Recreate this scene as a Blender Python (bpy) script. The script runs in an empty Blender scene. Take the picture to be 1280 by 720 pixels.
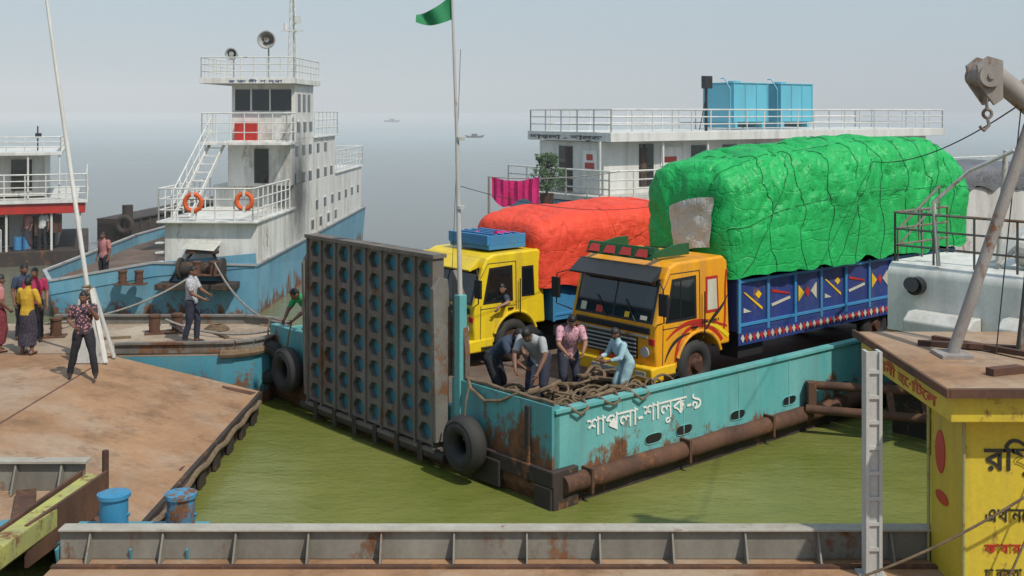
import bpy, math, random
from mathutils import Vector, Matrix, noise
random.seed(3)
rad = math.radians
scene = bpy.context.scene
V = Vector

# ------------------------------------------------------------------ materials
def _mix(nt, fac, a, b):
    n = nt.nodes.new('ShaderNodeMix'); n.data_type = 'RGBA'
    for idx, val in ((0, fac), (6, a), (7, b)):
        if isinstance(val, bpy.types.NodeSocket): nt.links.new(val, n.inputs[idx])
        else:
            n.inputs[idx].default_value = val if idx == 0 else (*val[:3], 1)
    return n.outputs[2]
def _noise(nt, co, scale, detail=6, rough=.6, stretch=(1,1,1)):
    m = nt.nodes.new('ShaderNodeMapping'); m.inputs['Scale'].default_value = stretch
    nt.links.new(co, m.inputs['Vector'])
    n = nt.nodes.new('ShaderNodeTexNoise'); n.inputs['Scale'].default_value = scale
    n.inputs['Detail'].default_value = detail; n.inputs['Roughness'].default_value = rough
    nt.links.new(m.outputs[0], n.inputs['Vector'])
    return n.outputs['Fac']
def _range(nt, x, a, b, c=0.0, d=1.0):
    n = nt.nodes.new('ShaderNodeMapRange')
    for i, v in enumerate((a, b, c, d)): n.inputs[i+1].default_value = v
    nt.links.new(x, n.inputs[0]); return n.outputs[0]
def _math(nt, op, a, b, clamp=True):
    n = nt.nodes.new('ShaderNodeMath'); n.operation = op; n.use_clamp = clamp
    for i, v in enumerate((a, b)):
        if isinstance(v, bpy.types.NodeSocket): nt.links.new(v, n.inputs[i])
        else: n.inputs[i].default_value = v
    return n.outputs[0]

def mat(name, col, col2=None, rust=0.0, rough=.55, scale=1.0, bump=.15, metal=0.0, zr=None, zg=.22,
        rustcol=((.055,.025,.014),(.20,.085,.035)), streak=.18, var=.25, stain=None, spec=.5, patch=None, grime=0):
    m = bpy.data.materials.new(name); m.use_nodes = True
    nt = m.node_tree; bs = nt.nodes['Principled BSDF']
    tc = nt.nodes.new('ShaderNodeTexCoord'); co = tc.outputs['Object']
    if col2 is None: col2 = tuple(c*(1-var) for c in col)
    n1 = _noise(nt, co, 1.3*scale, 8, .65, (1,1,streak if streak else 1))
    c = _mix(nt, _range(nt, n1, .35, .65), col, col2)
    if patch:
        n5 = _noise(nt, co, .42, 7, .62); c = _mix(nt, _range(nt, n5, .47, .60, 0, .85), c, patch)  # large grey-tan deck patches: sun patches painted into the colour, along with dirt
        n6 = _noise(nt, co, 1.1, 10, .78); c = _mix(nt, _range(nt, n6, .50, .64, 0, .6), c, tuple(x*.42 for x in col2))
    if grime:
        n7 = _noise(nt, co, 2.6, 9, .7, (1,1,.10)); c = _mix(nt, _range(nt, n7, .48, .72, 0, grime), c, (.13,.115,.095))
    n3 = _noise(nt, co, 14*scale, 5, .7)
    c = _mix(nt, _range(nt, n3, .35, .8, 0, .35), c, tuple(x*.55 for x in col2))
    h = n3
    if rust > 0:
        nA = _noise(nt, co, 1.1*scale, 10, .72, (1,1,max(streak,.3) if streak else 1))
        nB = _noise(nt, co, 5*scale, 8, .7)
        s = _math(nt, 'ADD', _math(nt,'MULTIPLY',nA,.7), _math(nt,'MULTIPLY',nB,.3))
        if zr:
            sp = nt.nodes.new('ShaderNodeSeparateXYZ'); nt.links.new(co, sp.inputs[0])
            g = _range(nt, sp.outputs[2], zr[1], zr[0], 0, zg)
            s = _math(nt, 'ADD', s, g)
        th = .66 - .3*rust
        mask = _range(nt, s, th, th+.06)
        rc = _mix(nt, _range(nt, nB, .35, .65), rustcol[0], rustcol[1])
        c = _mix(nt, mask, c, rc); h = _math(nt, 'ADD', _math(nt,'MULTIPLY',n3,.4), _math(nt,'MULTIPLY',mask,.5))
        rr = _range(nt, mask, 0, 1, rough, .9); nt.links.new(rr, bs.inputs['Roughness'])
    else: bs.inputs['Roughness'].default_value = rough
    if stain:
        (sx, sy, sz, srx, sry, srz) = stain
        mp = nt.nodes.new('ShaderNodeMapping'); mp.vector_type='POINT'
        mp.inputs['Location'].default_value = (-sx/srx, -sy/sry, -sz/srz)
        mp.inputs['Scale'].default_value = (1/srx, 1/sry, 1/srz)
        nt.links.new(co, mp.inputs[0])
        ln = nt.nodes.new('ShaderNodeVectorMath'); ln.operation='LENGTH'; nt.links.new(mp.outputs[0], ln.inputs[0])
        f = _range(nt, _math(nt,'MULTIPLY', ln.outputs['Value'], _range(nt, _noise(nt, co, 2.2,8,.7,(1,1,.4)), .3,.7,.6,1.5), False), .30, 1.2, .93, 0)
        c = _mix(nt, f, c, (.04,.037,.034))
    nt.links.new(c, bs.inputs['Base Color'])
    bs.inputs['Metallic'].default_value = metal
    bs.inputs['Specular IOR Level'].default_value = spec
    if bump:
        b = nt.nodes.new('ShaderNodeBump'); b.inputs['Strength'].default_value = bump; b.inputs['Distance'].default_value = .03
        nt.links.new(h, b.inputs['Height']); nt.links.new(b.outputs[0], bs.inputs['Normal'])
    return m

def nt_sub(nt, a, b):
    n = nt.nodes.new('ShaderNodeMath'); n.operation='SUBTRACT'; nt.links.new(a, n.inputs[0]); n.inputs[1].default_value=b
    return n.outputs[0]
def _abs(nt, a):
    n = nt.nodes.new('ShaderNodeMath'); n.operation='ABSOLUTE'; nt.links.new(a, n.inputs[0]); return n.outputs[0]
def tarpmat(name, col, col2, st=.7, rough=.5, spec=.35):
    m = mat(name, col, col2, rough=rough, scale=.8, bump=0, streak=0, spec=spec)
    nt = m.node_tree; bs = nt.nodes['Principled BSDF']
    tc = nt.nodes.new('ShaderNodeTexCoord'); co = tc.outputs['Object']
    tot = None
    for sc_, stt, wd, wt in ((.9,(1.6,1.6,.45),.05,.45),(1.6,(.5,1.5,1.8),.035,.25),(3.2,(1.8,1.2,.7),.05,.18),(6.5,(1,.8,1.4),.06,.10)):
        a = _noise(nt, co, sc_, 2, .45, stt)
        r = _math(nt,'MULTIPLY', _range(nt, _abs(nt, nt_sub(nt, a, .5)), 0, wd), wt)
        tot = r if tot is None else _math(nt,'ADD', tot, r, False)
    bp = nt.nodes.new('ShaderNodeBump'); bp.inputs['Strength'].default_value=st; bp.inputs['Distance'].default_value=.045
    nt.links.new(tot, bp.inputs['Height']); nt.links.new(bp.outputs[0], bs.inputs['Normal'])
    return m

M = dict(
 teal   = mat('teal_hull_paint', (.085,.36,.36),(.17,.43,.42), rust=.16, rough=.5, zr=(.1,1.25), zg=.20, streak=.4, grime=.35),
 tealbow= mat('teal_bow_paint', (.06,.27,.28),(.09,.31,.32), rust=.28, rough=.6, zr=(.2,1.5), zg=.25, streak=.35, grime=.4),
 tealpt = mat('teal_pontoon_paint', (.05,.24,.32),(.09,.28,.34), rust=.2, rough=.6, zr=(.0,1.0), streak=.35, grime=.4),
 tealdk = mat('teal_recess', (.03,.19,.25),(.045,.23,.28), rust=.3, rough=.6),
 tealrail=mat('teal_rail', (.12,.38,.38), rust=.45, rough=.55),
 rust   = mat('rusty_steel', (.13,.06,.033),(.06,.030,.02), rust=.4, rough=.85, scale=1.5, streak=.6, bump=.4),
 rustdk = mat('dark_rusted_steel', (.05,.036,.028),(.028,.022,.02), rust=.4, rough=.8, scale=1.5, streak=.5),
 lattice= mat('rusted_ramp_lattice', (.175,.155,.135),(.11,.09,.075), rust=.38, rough=.75, scale=1.4, streak=.4, rustcol=((.07,.035,.02),(.17,.08,.04))),
 arm    = mat('rusted_grey_plate', (.20,.19,.17),(.12,.11,.095), rust=.45, rough=.75, scale=1.2, streak=.5),
 deck   = mat('dusty_rusty_deck', (.37,.215,.115),(.26,.145,.075), rust=.16, rough=.85, scale=.55, streak=0, rustcol=((.10,.05,.028),(.20,.10,.055)), patch=(.36,.27,.19)),
 deckgr = mat('dusty_grey_deck', (.36,.28,.20),(.27,.19,.13), rust=.22, rough=.9, scale=.6, streak=0, rustcol=((.12,.06,.03),(.22,.11,.05)), patch=(.42,.35,.27)),
 wdeck  = mat('ferry_deck_plate', (.16,.12,.09),(.09,.06,.045), rust=.4, rough=.9, scale=.8, streak=0),
 white  = mat('white_ship_paint', (.72,.72,.69),(.58,.58,.54), rust=.16, rough=.5, rustcol=((.14,.07,.04),(.30,.19,.11)), streak=.22, grime=.35),
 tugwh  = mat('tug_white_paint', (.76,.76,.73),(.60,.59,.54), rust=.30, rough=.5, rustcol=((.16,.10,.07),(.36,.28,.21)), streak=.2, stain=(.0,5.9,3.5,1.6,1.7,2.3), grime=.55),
 whited = mat('dirty_white_paint', (.60,.60,.57),(.45,.43,.39), rust=.3, rough=.6, streak=.3, grime=.4),
 bulw   = mat('dirty_bulwark_paint', (.25,.235,.20),(.16,.145,.12), rust=.38, rough=.75, scale=1.2, streak=.3),
 flange = mat('worn_flange', (.42,.40,.34),(.30,.27,.22), rust=.35, rough=.7, scale=1.5, streak=0),
 grey   = mat('grey_paint', (.38,.39,.39),(.28,.28,.27), rust=.3, rough=.6),
 boom   = mat('rusty_grey_boom', (.33,.31,.29),(.22,.19,.17), rust=.45, rough=.7, scale=2),
 galv   = mat('galvanised_post', (.50,.50,.48),(.36,.35,.33), rust=.25, rough=.55, scale=2),
 blueh  = mat('blue_hull_paint', (.09,.27,.40),(.16,.35,.45), rust=.10, rough=.55, zr=(.0,1.0), zg=.2, streak=.4, grime=.4),
 blued  = mat('bollard_blue', (.03,.20,.36),(.06,.24,.38), rust=.5, rough=.5, scale=3),
 tank   = mat('tank_blue', (.10,.42,.55),(.13,.47,.60), rust=.05, rough=.4, grime=.25),
 black  = mat('black_rubber', (.018,.018,.018),(.035,.033,.03), rough=.75, bump=.3, scale=3),
 blackp = mat('black_plastic', (.02,.02,.022), rough=.4),
 glass  = mat('dark_window_glass', (.012,.016,.018), rough=.06, bump=0, spec=.8),
 yellow = mat('truck_yellow_paint', (.80,.50,.02),(.74,.42,.015), rust=.06, rough=.36, bump=.03, grime=.2),
 orange = mat('truck_orange_paint', (.80,.37,.012),(.72,.29,.01), rust=.14, rough=.36, bump=.03, grime=.35),
 lemon  = mat('truck_lemon_paint', (.80,.60,.02),(.72,.50,.02), rust=.10, rough=.36, bump=.03, grime=.3),
 red    = mat('red_paint', (.50,.03,.02), rough=.4, rust=.05),
 blkpt  = mat('black_paint', (.03,.03,.03), rough=.4),
 hub    = mat('wheel_hub_paint', (.10,.04,.025),(.06,.03,.02), rough=.6, rust=.4),
 tblue  = mat('truck_blue_panel', (.025,.05,.22),(.02,.035,.14), rust=.25, rough=.5, grime=.4),
 tblue2 = mat('truck_skyblue_panel', (.04,.20,.42),(.05,.23,.44), rust=.2, rough=.5, grime=.4),
 cream  = mat('cream_paint', (.58,.55,.44), rough=.5, rust=.22, scale=3),
 whp    = mat('white_lettering', (.85,.85,.80), rough=.5, rust=.05, scale=3),
 rope   = mat('mooring_rope', (.24,.17,.10),(.13,.09,.055), rough=.95, bump=.6, scale=6, streak=0),
 ropegr = mat('grey_rope', (.30,.28,.25),(.2,.18,.16), rough=.95, scale=6),
 cord   = mat('dark_cord', (.035,.04,.035), rough=.9),
 gcord  = mat('green_cord', (.012,.09,.03), rough=.9),
 green  = tarpmat('green_tarpaulin', (.015,.42,.10),(.01,.33,.075)),
 redt   = tarpmat('orange_red_tarpaulin', (.78,.085,.04),(.68,.06,.032), st=.5, rough=.6, spec=.25),
 pink   = tarpmat('pink_cloth', (.62,.03,.18),(.5,.02,.14), st=.3, rough=.8, spec=.1),
 sack   = tarpmat('white_sheet', (.55,.55,.50),(.42,.42,.38)),
 greyt  = tarpmat('grey_tarpaulin', (.15,.15,.16),(.11,.11,.12)),
 flag   = mat('flag_green', (.01,.22,.08), rough=.7),
 shop   = mat('shop_yellow_sheet', (.62,.47,.03),(.50,.38,.04), rust=.28, rough=.5, scale=1.2, grime=.4),
 lifeb  = mat('lifebuoy_orange', (.75,.12,.02), rough=.5),
 leaf   = mat('plant_leaf', (.05,.10,.025),(.03,.07,.02), rough=.6),
 ybeam  = mat('worn_yellow_paint', (.42,.42,.10),(.28,.27,.12), rust=.5, rough=.7, scale=2),
)

# ------------------------------------------------------------------ geometry helper
class G:
    def __init__(s): s.v=[]; s.f=[]
    def add(s, vs, fs):
        o=len(s.v); s.v += [tuple(v) for v in vs]; s.f += [tuple(i+o for i in f) for f in fs]; return s
    def box(s, x0,x1,y0,y1,z0,z1):
        return s.add([(x0,y0,z0),(x1,y0,z0),(x1,y1,z0),(x0,y1,z0),(x0,y0,z1),(x1,y0,z1),(x1,y1,z1),(x0,y1,z1)],
          [(0,3,2,1),(4,5,6,7),(0,1,5,4),(1,2,6,5),(2,3,7,6),(3,0,4,7)])
    def beam(s, p, q, w, h, up=(0,0,1)):
        p=V(p);q=V(q);d=(q-p).normalized();u=V(up)
        if abs(d.dot(u))>.98: u=V((0,1,0))
        a=d.cross(u).normalized()*w/2; b=a.cross(d).normalized()*h/2
        vs=[p-a-b,p+a-b,p+a+b,p-a+b,q-a-b,q+a-b,q+a+b,q-a+b]
        return s.add(vs,[(0,3,2,1),(4,5,6,7),(0,1,5,4),(1,2,6,5),(2,3,7,6),(3,0,4,7)])
    def cyl(s, p, q, r, r2=None, n=12, caps=True):
        p=V(p);q=V(q);r2=r if r2 is None else r2
        d=(q-p).normalized(); u=V((0,0,1)) if abs(d.z)<.95 else V((1,0,0))
        a=d.cross(u).normalized(); b=d.cross(a)
        vs=[];fs=[]
        for i in range(n):
            t=2*math.pi*i/n; o=a*math.cos(t)+b*math.sin(t)
            vs += [p+o*r, q+o*r2]
        for i in range(n):
            j=(i+1)%n; fs.append((2*i,2*i+1,2*j+1,2*j))
        if caps: fs += [tuple(2*i for i in range(n)), tuple(2*i+1 for i in reversed(range(n)))]
        return s.add(vs,fs)
    def tube(s, pts, r, n=7, rr=None):
        pts=[V(p) for p in pts]; N=len(pts); vs=[];fs=[]; prev=None
        for k,p in enumerate(pts):
            d=(pts[min(k+1,N-1)]-pts[max(k-1,0)]).normalized()
            if prev is None:
                u=V((0,0,1)) if abs(d.z)<.9 else V((1,0,0)); a=d.cross(u).normalized()
            else:
                a=(prev-d*prev.dot(d))
                a=a.normalized() if a.length>1e-5 else d.orthogonal().normalized()
            prev=a; b=d.cross(a); R=rr[k] if rr else r
            for i in range(n):
                t=2*math.pi*i/n; vs.append(p+(a*math.cos(t)+b*math.sin(t))*R)
        for k in range(N-1):
            for i in range(n):
                j=(i+1)%n; fs.append((k*n+i,k*n+j,(k+1)*n+j,(k+1)*n+i))
        fs += [tuple(reversed(range(n))), tuple((N-1)*n+i for i in range(n))]
        return s.add(vs,fs)
    def prism(s, pts, y0, y1, ax='y'):
        n=len(pts)
        def mk(a,b,t):
            return {'y':(a,t,b),'x':(t,a,b),'z':(a,b,t)}[ax]
        vs=[mk(a,b,y0) for a,b in pts]+[mk(a,b,y1) for a,b in pts]
        fs=[tuple(range(n)),tuple(reversed(range(n,2*n)))]+[(i,i+n,(i+1)%n+n,(i+1)%n) for i in range(n)]
        return s.add(vs,fs)
    def torus(s, c, axis, R, r, n=24, m=10, sq=1.0):
        c=V(c); ax=V(axis).normalized(); a=ax.orthogonal().normalized(); b=ax.cross(a); vs=[];fs=[]
        for i in range(n):
            t=2*math.pi*i/n; o=a*math.cos(t)+b*math.sin(t)
            for j in range(m):
                u=2*math.pi*j/m; vs.append(c+o*(R+r*math.cos(u))+ax*r*sq*math.sin(u))
        for i in range(n):
            for j in range(m):
                fs.append((i*m+j,((i+1)%n)*m+j,((i+1)%n)*m+(j+1)%m,i*m+(j+1)%m))
        return s.add(vs,fs)
    def ell(s, c, r, n=14, m=9, rot=None):
        c=V(c); r=(r,r,r) if not hasattr(r,'__len__') else r; vs=[];fs=[]
        for j in range(m+1):
            la=-math.pi/2+math.pi*j/m
            for i in range(n):
                t=2*math.pi*i/n; p=V((r[0]*math.cos(la)*math.cos(t), r[1]*math.cos(la)*math.sin(t), r[2]*math.sin(la)))
                if rot is not None: p=rot@p
                vs.append(c+p)
        for j in range(m):
            for i in range(n):
                k=(i+1)%n; fs.append((j*n+i,j*n+k,(j+1)*n+k,(j+1)*n+i))
        return s.add(vs,fs)
    def rail(s, pts, h=1.0, bars=2, sp=1.2, r=.02, closed=False):
        pts=[V(p) for p in pts]
        if closed: pts.append(pts[0])
        for p,q in zip(pts,pts[1:]):
            L=(q-p).length; k=max(1,round(L/sp))
            for b in range(bars+1):
                z=V((0,0,h*(b+1)/(bars+1))); s.cyl(p+z,q+z,r if b<bars else r*1.3,n=6)
            for i in range(k+1):
                a=p.lerp(q,i/k); s.cyl(a,a+V((0,0,h)),r*1.1,n=6)
        return s
    def obj(s, name, m, parent=None, smooth=False, bevel=0, seg=2):
        me=bpy.data.meshes.new(name); me.from_pydata(s.v,[],s.f); me.validate(); me.update()
        import bmesh
        bm=bmesh.new(); bm.from_mesh(me); bmesh.ops.recalc_face_normals(bm, faces=bm.faces); bm.to_mesh(me); bm.free()
        o=bpy.data.objects.new(name, me); scene.collection.objects.link(o)
        if m: me.materials.append(m)
        if smooth:
            for p in me.polygons: p.use_smooth=True
            try: me.set_sharp_from_angle(angle=rad(42))
            except Exception: pass
        if bevel:
            b=o.modifiers.new('bevel','BEVEL'); b.width=bevel; b.segments=seg; b.limit_method='ANGLE'; b.angle_limit=rad(40)
        if parent: o.parent=parent
        return o
def empty(name, loc=(0,0,0), rz=0):
    e=bpy.data.objects.new(name,None); scene.collection.objects.link(e); e.location=loc; e.rotation_euler=(0,0,rz)
    e.empty_display_size=.2; return e
def text(name, body, m, parent, loc, rot, width=None, height=None, size=.4, ext=.004, off=.006):
    cu=bpy.data.curves.new(name,'FONT'); cu.body=body; cu.size=size; cu.extrude=ext; cu.offset=off
    cu.materials.append(m)
    o=bpy.data.objects.new(name,cu); scene.collection.objects.link(o); o.parent=parent
    o.location=loc; o.rotation_euler=rot
    bpy.context.view_layer.update()
    d=o.dimensions
    if width and d.x>0: o.scale.x=width/d.x
    if height and d.y>0: o.scale.y=height/d.y
    return o

# ------------------------------------------------------------------ camera, world, sun
cam=bpy.data.cameras.new('Camera'); co=bpy.data.objects.new('Camera',cam); scene.collection.objects.link(co)
co.location=(0,0,6.3); co.rotation_euler=(rad(90),0,0)
cam.sensor_width=36; cam.lens=39.4; cam.shift_y=-220/1280; cam.clip_end=20000; cam.clip_start=.05
scene.camera=co
S=V((.52,-.60,1.0)).normalized()
sun=bpy.data.lights.new('Sun','SUN'); sun.energy=3.7; sun.angle=rad(.9); sun.color=(1,.94,.84)
so=bpy.data.objects.new('Sun',sun); scene.collection.objects.link(so); so.rotation_euler=S.to_track_quat('Z','Y').to_euler(); so.location=(20,-20,40)
w=bpy.data.worlds.new('World'); scene.world=w; w.use_nodes=True
nt=w.node_tree; bg=nt.nodes['Background']
sky=nt.nodes.new('ShaderNodeTexSky'); sky.sky_type='NISHITA'; sky.sun_disc=False
sky.sun_elevation=math.asin(S.z); sky.sun_rotation=math.atan2(S.x,S.y); sky.dust_density=4; sky.air_density=1.2
tc=nt.nodes.new('ShaderNodeTexCoord'); sp=nt.nodes.new('ShaderNodeSeparateXYZ'); nt.links.new(tc.outputs['Generated'],sp.inputs[0])
up=_range(nt, sp.outputs[2], -.02, .25)
haze=_mix(nt, up, (5.6,6.7,7.1),(4.5,5.9,7.5))
nt.links.new(_mix(nt,.82,sky.outputs[0],haze), bg.inputs[0]); bg.inputs[1].default_value=.1
scene.view_settings.view_transform='Standard'; scene.view_settings.look='None'; scene.view_settings.exposure=0
hm=bpy.data.materials.new('river_mist'); hm.use_nodes=True; nt=hm.node_tree
nt.nodes.remove(nt.nodes['Principled BSDF']); vs_=nt.nodes.new('ShaderNodeVolumeScatter'); vs_.inputs['Color'].default_value=(.93,.99,1,1); vs_.inputs['Density'].default_value=.0017; vs_.inputs['Anisotropy'].default_value=-.3
nt.links.new(vs_.outputs[0], nt.nodes['Material Output'].inputs['Volume'])
G().box(-1500,1500,30,1000,-3,30).obj('river_mist',hm)

# ------------------------------------------------------------------ water
wm=bpy.data.materials.new('river_water'); wm.use_nodes=True; nt=wm.node_tree; bs=nt.nodes['Principled BSDF']
g=nt.nodes.new('ShaderNodeNewGeometry'); sp=nt.nodes.new('ShaderNodeSeparateXYZ'); nt.links.new(g.outputs['Position'],sp.inputs[0])
n=_noise(nt,g.outputs['Position'],.30,7,.62,(1,1,1))
yy=sp.outputs[1]
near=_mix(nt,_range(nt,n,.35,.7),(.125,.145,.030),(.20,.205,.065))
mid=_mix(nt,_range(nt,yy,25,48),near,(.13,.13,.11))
far=_mix(nt,_range(nt,yy,50,260),mid,(.30,.36,.36))  # distance haze painted into the water colour, paling towards the horizon sky
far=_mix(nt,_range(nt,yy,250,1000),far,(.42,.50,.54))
nt.links.new(far,bs.inputs['Base Color'])
nt.links.new(_range(nt,yy,20,400,.16,.5),bs.inputs['Roughness']); bs.inputs['IOR'].default_value=1.33
b=nt.nodes.new('ShaderNodeBump'); b.inputs['Distance'].default_value=.08
nt.links.new(_range(nt,yy,20,300,.6,.25),b.inputs['Strength'])
w1=_noise(nt,g.outputs['Position'],1.6,5,.6,(.8,1.5,1)); w2=_noise(nt,g.outputs['Position'],7,4,.6,(.8,1.3,1))
nt.links.new(_math(nt,'ADD',_math(nt,'MULTIPLY',w1,.7),_math(nt,'MULTIPLY',w2,.3)),b.inputs['Height']); nt.links.new(b.outputs[0],bs.inputs['Normal'])
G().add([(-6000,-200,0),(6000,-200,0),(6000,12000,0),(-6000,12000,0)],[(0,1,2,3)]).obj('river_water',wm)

# ------------------------------------------------------------------ ferry frame
TH=rad(40.5); A=V((math.cos(TH),math.sin(TH),0)); B=V((-math.sin(TH),math.cos(TH),0)); O=V((.67,17.8,0))
def FW(l,w,z=0): return O+A*l+B*w+V((0,0,z))
def sag(p,q,s,n=18):
    p=V(p);q=V(q); return [p.lerp(q,i/n)+V((0,0,-s*4*(i/n)*(1-i/n))) for i in range(n+1)]
ferry=empty('vehicle_ferry',O,TH)
LEN=32; W=9.2
g=G(); g.box(.0,LEN,0,.08,-.6,1.5); g.box(.0,LEN,W-.08,W,-.6,1.5); g.box(LEN-.08,LEN,.08,W-.08,-.6,1.5)
for k in range(1,20): g.box(k*1.55,k*1.55+.03,-.008,0,.6,1.46)
g.box(0,LEN,-.05,.13,1.5,1.56)
g.obj('hull_side',M['teal'],ferry,bevel=.012)
g=G(); g.box(.3,LEN,-.012,-.002,-.5,.26); g.obj('waterline_growth',M['rustdk'],ferry)
g=G()
for (a,b_) in ((0,2.6),(7.4,W)):
    g.add([(-.05,a,1.62),(-.05,b_,1.62),(-.05,b_,.2),(-.05,a,.2),(.35,a,-.6),(.35,b_,-.6),
       (.12,a,1.62),(.12,b_,1.62),(.12,b_,.2),(.12,a,.2),(.5,a,-.6),(.5,b_,-.6)],
      [(0,1,2,3),(3,2,5,4),(6,7,1,0),(6,9,8,7),(0,3,9,6),(3,4,10,9),(1,7,8,2),(2,8,11,5)])
g.box(-.02,.1,2.6,7.4,-.5,1.1)
g.obj('bow_plating',M['tealbow'],ferry)
g=G(); g.box(.1,LEN-.1,.08,W-.08,.9,1.0); g.obj('vehicle_deck',M['wdeck'],ferry)
# battered rubbing strake: pipe with dents
g=G(); pts=[(.1+i*.22,-.075+.012*noise.noise(V((i*.4,0,0))),.36+.02*noise.noise(V((i*.3,4,0)))) for i in range(146)]
g.tube(pts,.15,14,rr=[.155*(1+.09*noise.noise(V((i*.55,9,1)))) for i in range(146)])
for k in range(9): g.box(k*2.4+.6,k*2.4+.66,-.24,-.0,.16,.56)
g.obj('rubbing_strake',M['rust'],ferry,smooth=True)
g=G(); g.box(-.1,.45,-.1,.02,-.5,.62); g.box(-.12,-.051,-.1,2.5,.35,.62); g.box(-.14,-.052,1.2,1.9,.05,.5)
g.box(-.13,-.05,-.06,.35,-.2,.35); g.box(-.12,-.05,7.6,W,.5,.7); g.box(-.1,-.051,.5,.62,.3,1.55)
g.obj('bow_fender_plates',M['rustdk'],ferry,bevel=.03)
PORTS=(2.3,3.1,4.6,6.2,8.0,10,12)
g=G()
for l in PORTS:
    pts=[]
    for i in range(16):
        t=2*math.pi*i/16; c,s_=math.cos(t),math.sin(t)
        pts.append((l+.2*math.copysign(abs(c)**.6,c)+.02, .68+.075*math.copysign(abs(s_)**.7,s_)))
    g.prism(pts,-.006,.02)
g.obj('freeing_ports',M['blackp'],ferry)
g=G()
for l in PORTS:
    g.tube([(l+.02+.22*math.copysign(abs(math.cos(t))**.6,math.cos(t)),-.008,.68+.088*math.copysign(abs(math.sin(t))**.7,math.sin(t))) for t in [2*math.pi*i/20 for i in range(21)]],.008,6)
g.obj('port_rims',M['teal'],ferry,smooth=True)
text('name_lettering','শাপলা-শালুক-৯',M['whp'],ferry,(.72,-.014,1.0),(rad(90),0,0),width=2.85,height=.42,off=.001)
ramp=empty('bow_ramp',O,TH)
nc,nr=8,8; w0,w1,z0,z1=2.80,7.12,.42,3.72; cw=(w1-w0)/nc; ch=(z1-z0)/nr
g=G()
for i in range(nc):
    for j in range(nr):
        cx=w0+cw*(i+.5); cz=z0+ch*(j+.5); outer=[];inner=[]
        for k in range(12):
            t=2*math.pi*k/12
            c,s_=math.cos(t),math.sin(t)
            q=min(cw/2/max(abs(c),1e-6), ch/2/max(abs(s_),1e-6))
            outer.append((cx+c*q, cz+s_*q))
            sec=(t%(math.pi/3))-math.pi/6; R=.175*math.cos(math.pi/6)/math.cos(sec)
            inner.append((cx+c*R*1.10, cz+s_*R*1.0))
        vs=[(-.30,a,b_) for a,b_ in outer]+[(-.30,a,b_) for a,b_ in inner]+[(-.19,a,b_) for a,b_ in inner]
        fs=[(k,(k+1)%12,12+(k+1)%12,12+k) for k in range(12)]+[(12+k,12+(k+1)%12,24+(k+1)%12,24+k) for k in range(12)]
        g.add(vs,fs)
        crn=[(cx+sx*cw/2,cz+sz*ch/2) for sx,sz in((1,1),(-1,1),(-1,-1),(1,-1))]
        for q,(a,b_) in enumerate(crn):
            ks=[(1,2),(4,5),(7,8),(10,11)][q]
            g.add([(-.30,*outer[ks[0]]),(-.30,a,b_),(-.30,*outer[ks[1]])],[(0,1,2)])
for i in range(nc+1):
    x=w0+cw*i; g.box(-.34,-.10,x-.02,x+.02,z0-.05,z1)
g.box(-.36,-.06,w0-.06,w1+.06,z1,z1+.07); g.box(-.34,-.06,w0-.06,w1+.06,z0-.12,z0-.05)
g.obj('hex_lattice',M['lattice'],ramp)
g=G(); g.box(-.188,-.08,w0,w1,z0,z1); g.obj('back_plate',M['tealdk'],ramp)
g=G()
pf=[(-.40,3.2),(-.28,3.4),(-.08,3.35),(.12,1.9),(.12,1.63),(-.06,1.63),(-.06,.5),(-.34,.5)]
g.prism(pf,w0-.12,w0-.03,ax='y'); g.prism(pf,w1+.03,w1+.12,ax='y')
g.obj('side_arms',M['arm'],ramp,bevel=.01)
g=G(); g.prism([(2.28,1.63),(2.28,2.1),(2.42,3.1),(2.66,3.5),(2.66,1.63)],.0,.10,ax='x'); g.obj('frame_post',M['arm'],ferry)
g=G(); g.cyl((-.25,w0-.3,.25),(-.25,w1+.3,.25),.09,n=12)
for k in range(6): g.box(-.36,-.02,w0+.3+k*.72,w0+.42+k*.72,.1,.42)
g.obj('hinge_bar',M['rustdk'],ramp,smooth=True)
fp=empty('flag_pole',FW(.0,2.42,1.0),TH)
wx=V((-A.x,-B.x,0))
g=G(); g.cyl((0,0,0),(0,0,1.9),.06,n=12); g.cyl((0,0,1.7),wx*.06+V((0,0,4.8)),.045,.036); g.cyl(wx*.06+V((0,0,4.8)),wx*.16+V((0,0,7.6)),.032,.02)
for z in (1.9,3.6,4.8): g.cyl((0,0,z),(0,0,z+.06),.075)
g.obj('pole',M['galv'],fp,smooth=True)
g=G(); g.box(-.08,.08,-.08,.08,-.02,2.1); g.obj('socket',M['tealrail'],fp,bevel=.01)
g=G(); vs=[];fs=[]; N=16
for i in range(N+1):
    s_=i/N
    for j in range(7):
        t=j/6; z=7.36-.30*s_+(-.44+.30*s_)*t -.10*math.sin(s_*2.6)
        p=wx*(.16+.62*s_)+V((0,0,z))+V((wx.y,-wx.x,0))*(.06*math.sin(s_*9+t*2)*(.3+s_)); vs.append(p)
for i in range(N):
    for j in range(6): fs.append((i*7+j,(i+1)*7+j,(i+1)*7+j+1,i*7+j+1))
g.add(vs,fs); g.obj('flag',M['flag'],fp,smooth=True)
g=G()
g.tube(sag((0,0,6.4),(.2,.5,2.5),.15),.005,5); g.tube(sag((0,0,4.0),(8,2,3.2),.3),.006,5)
g.obj('stay_wires',M['cord'],fp)

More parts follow.
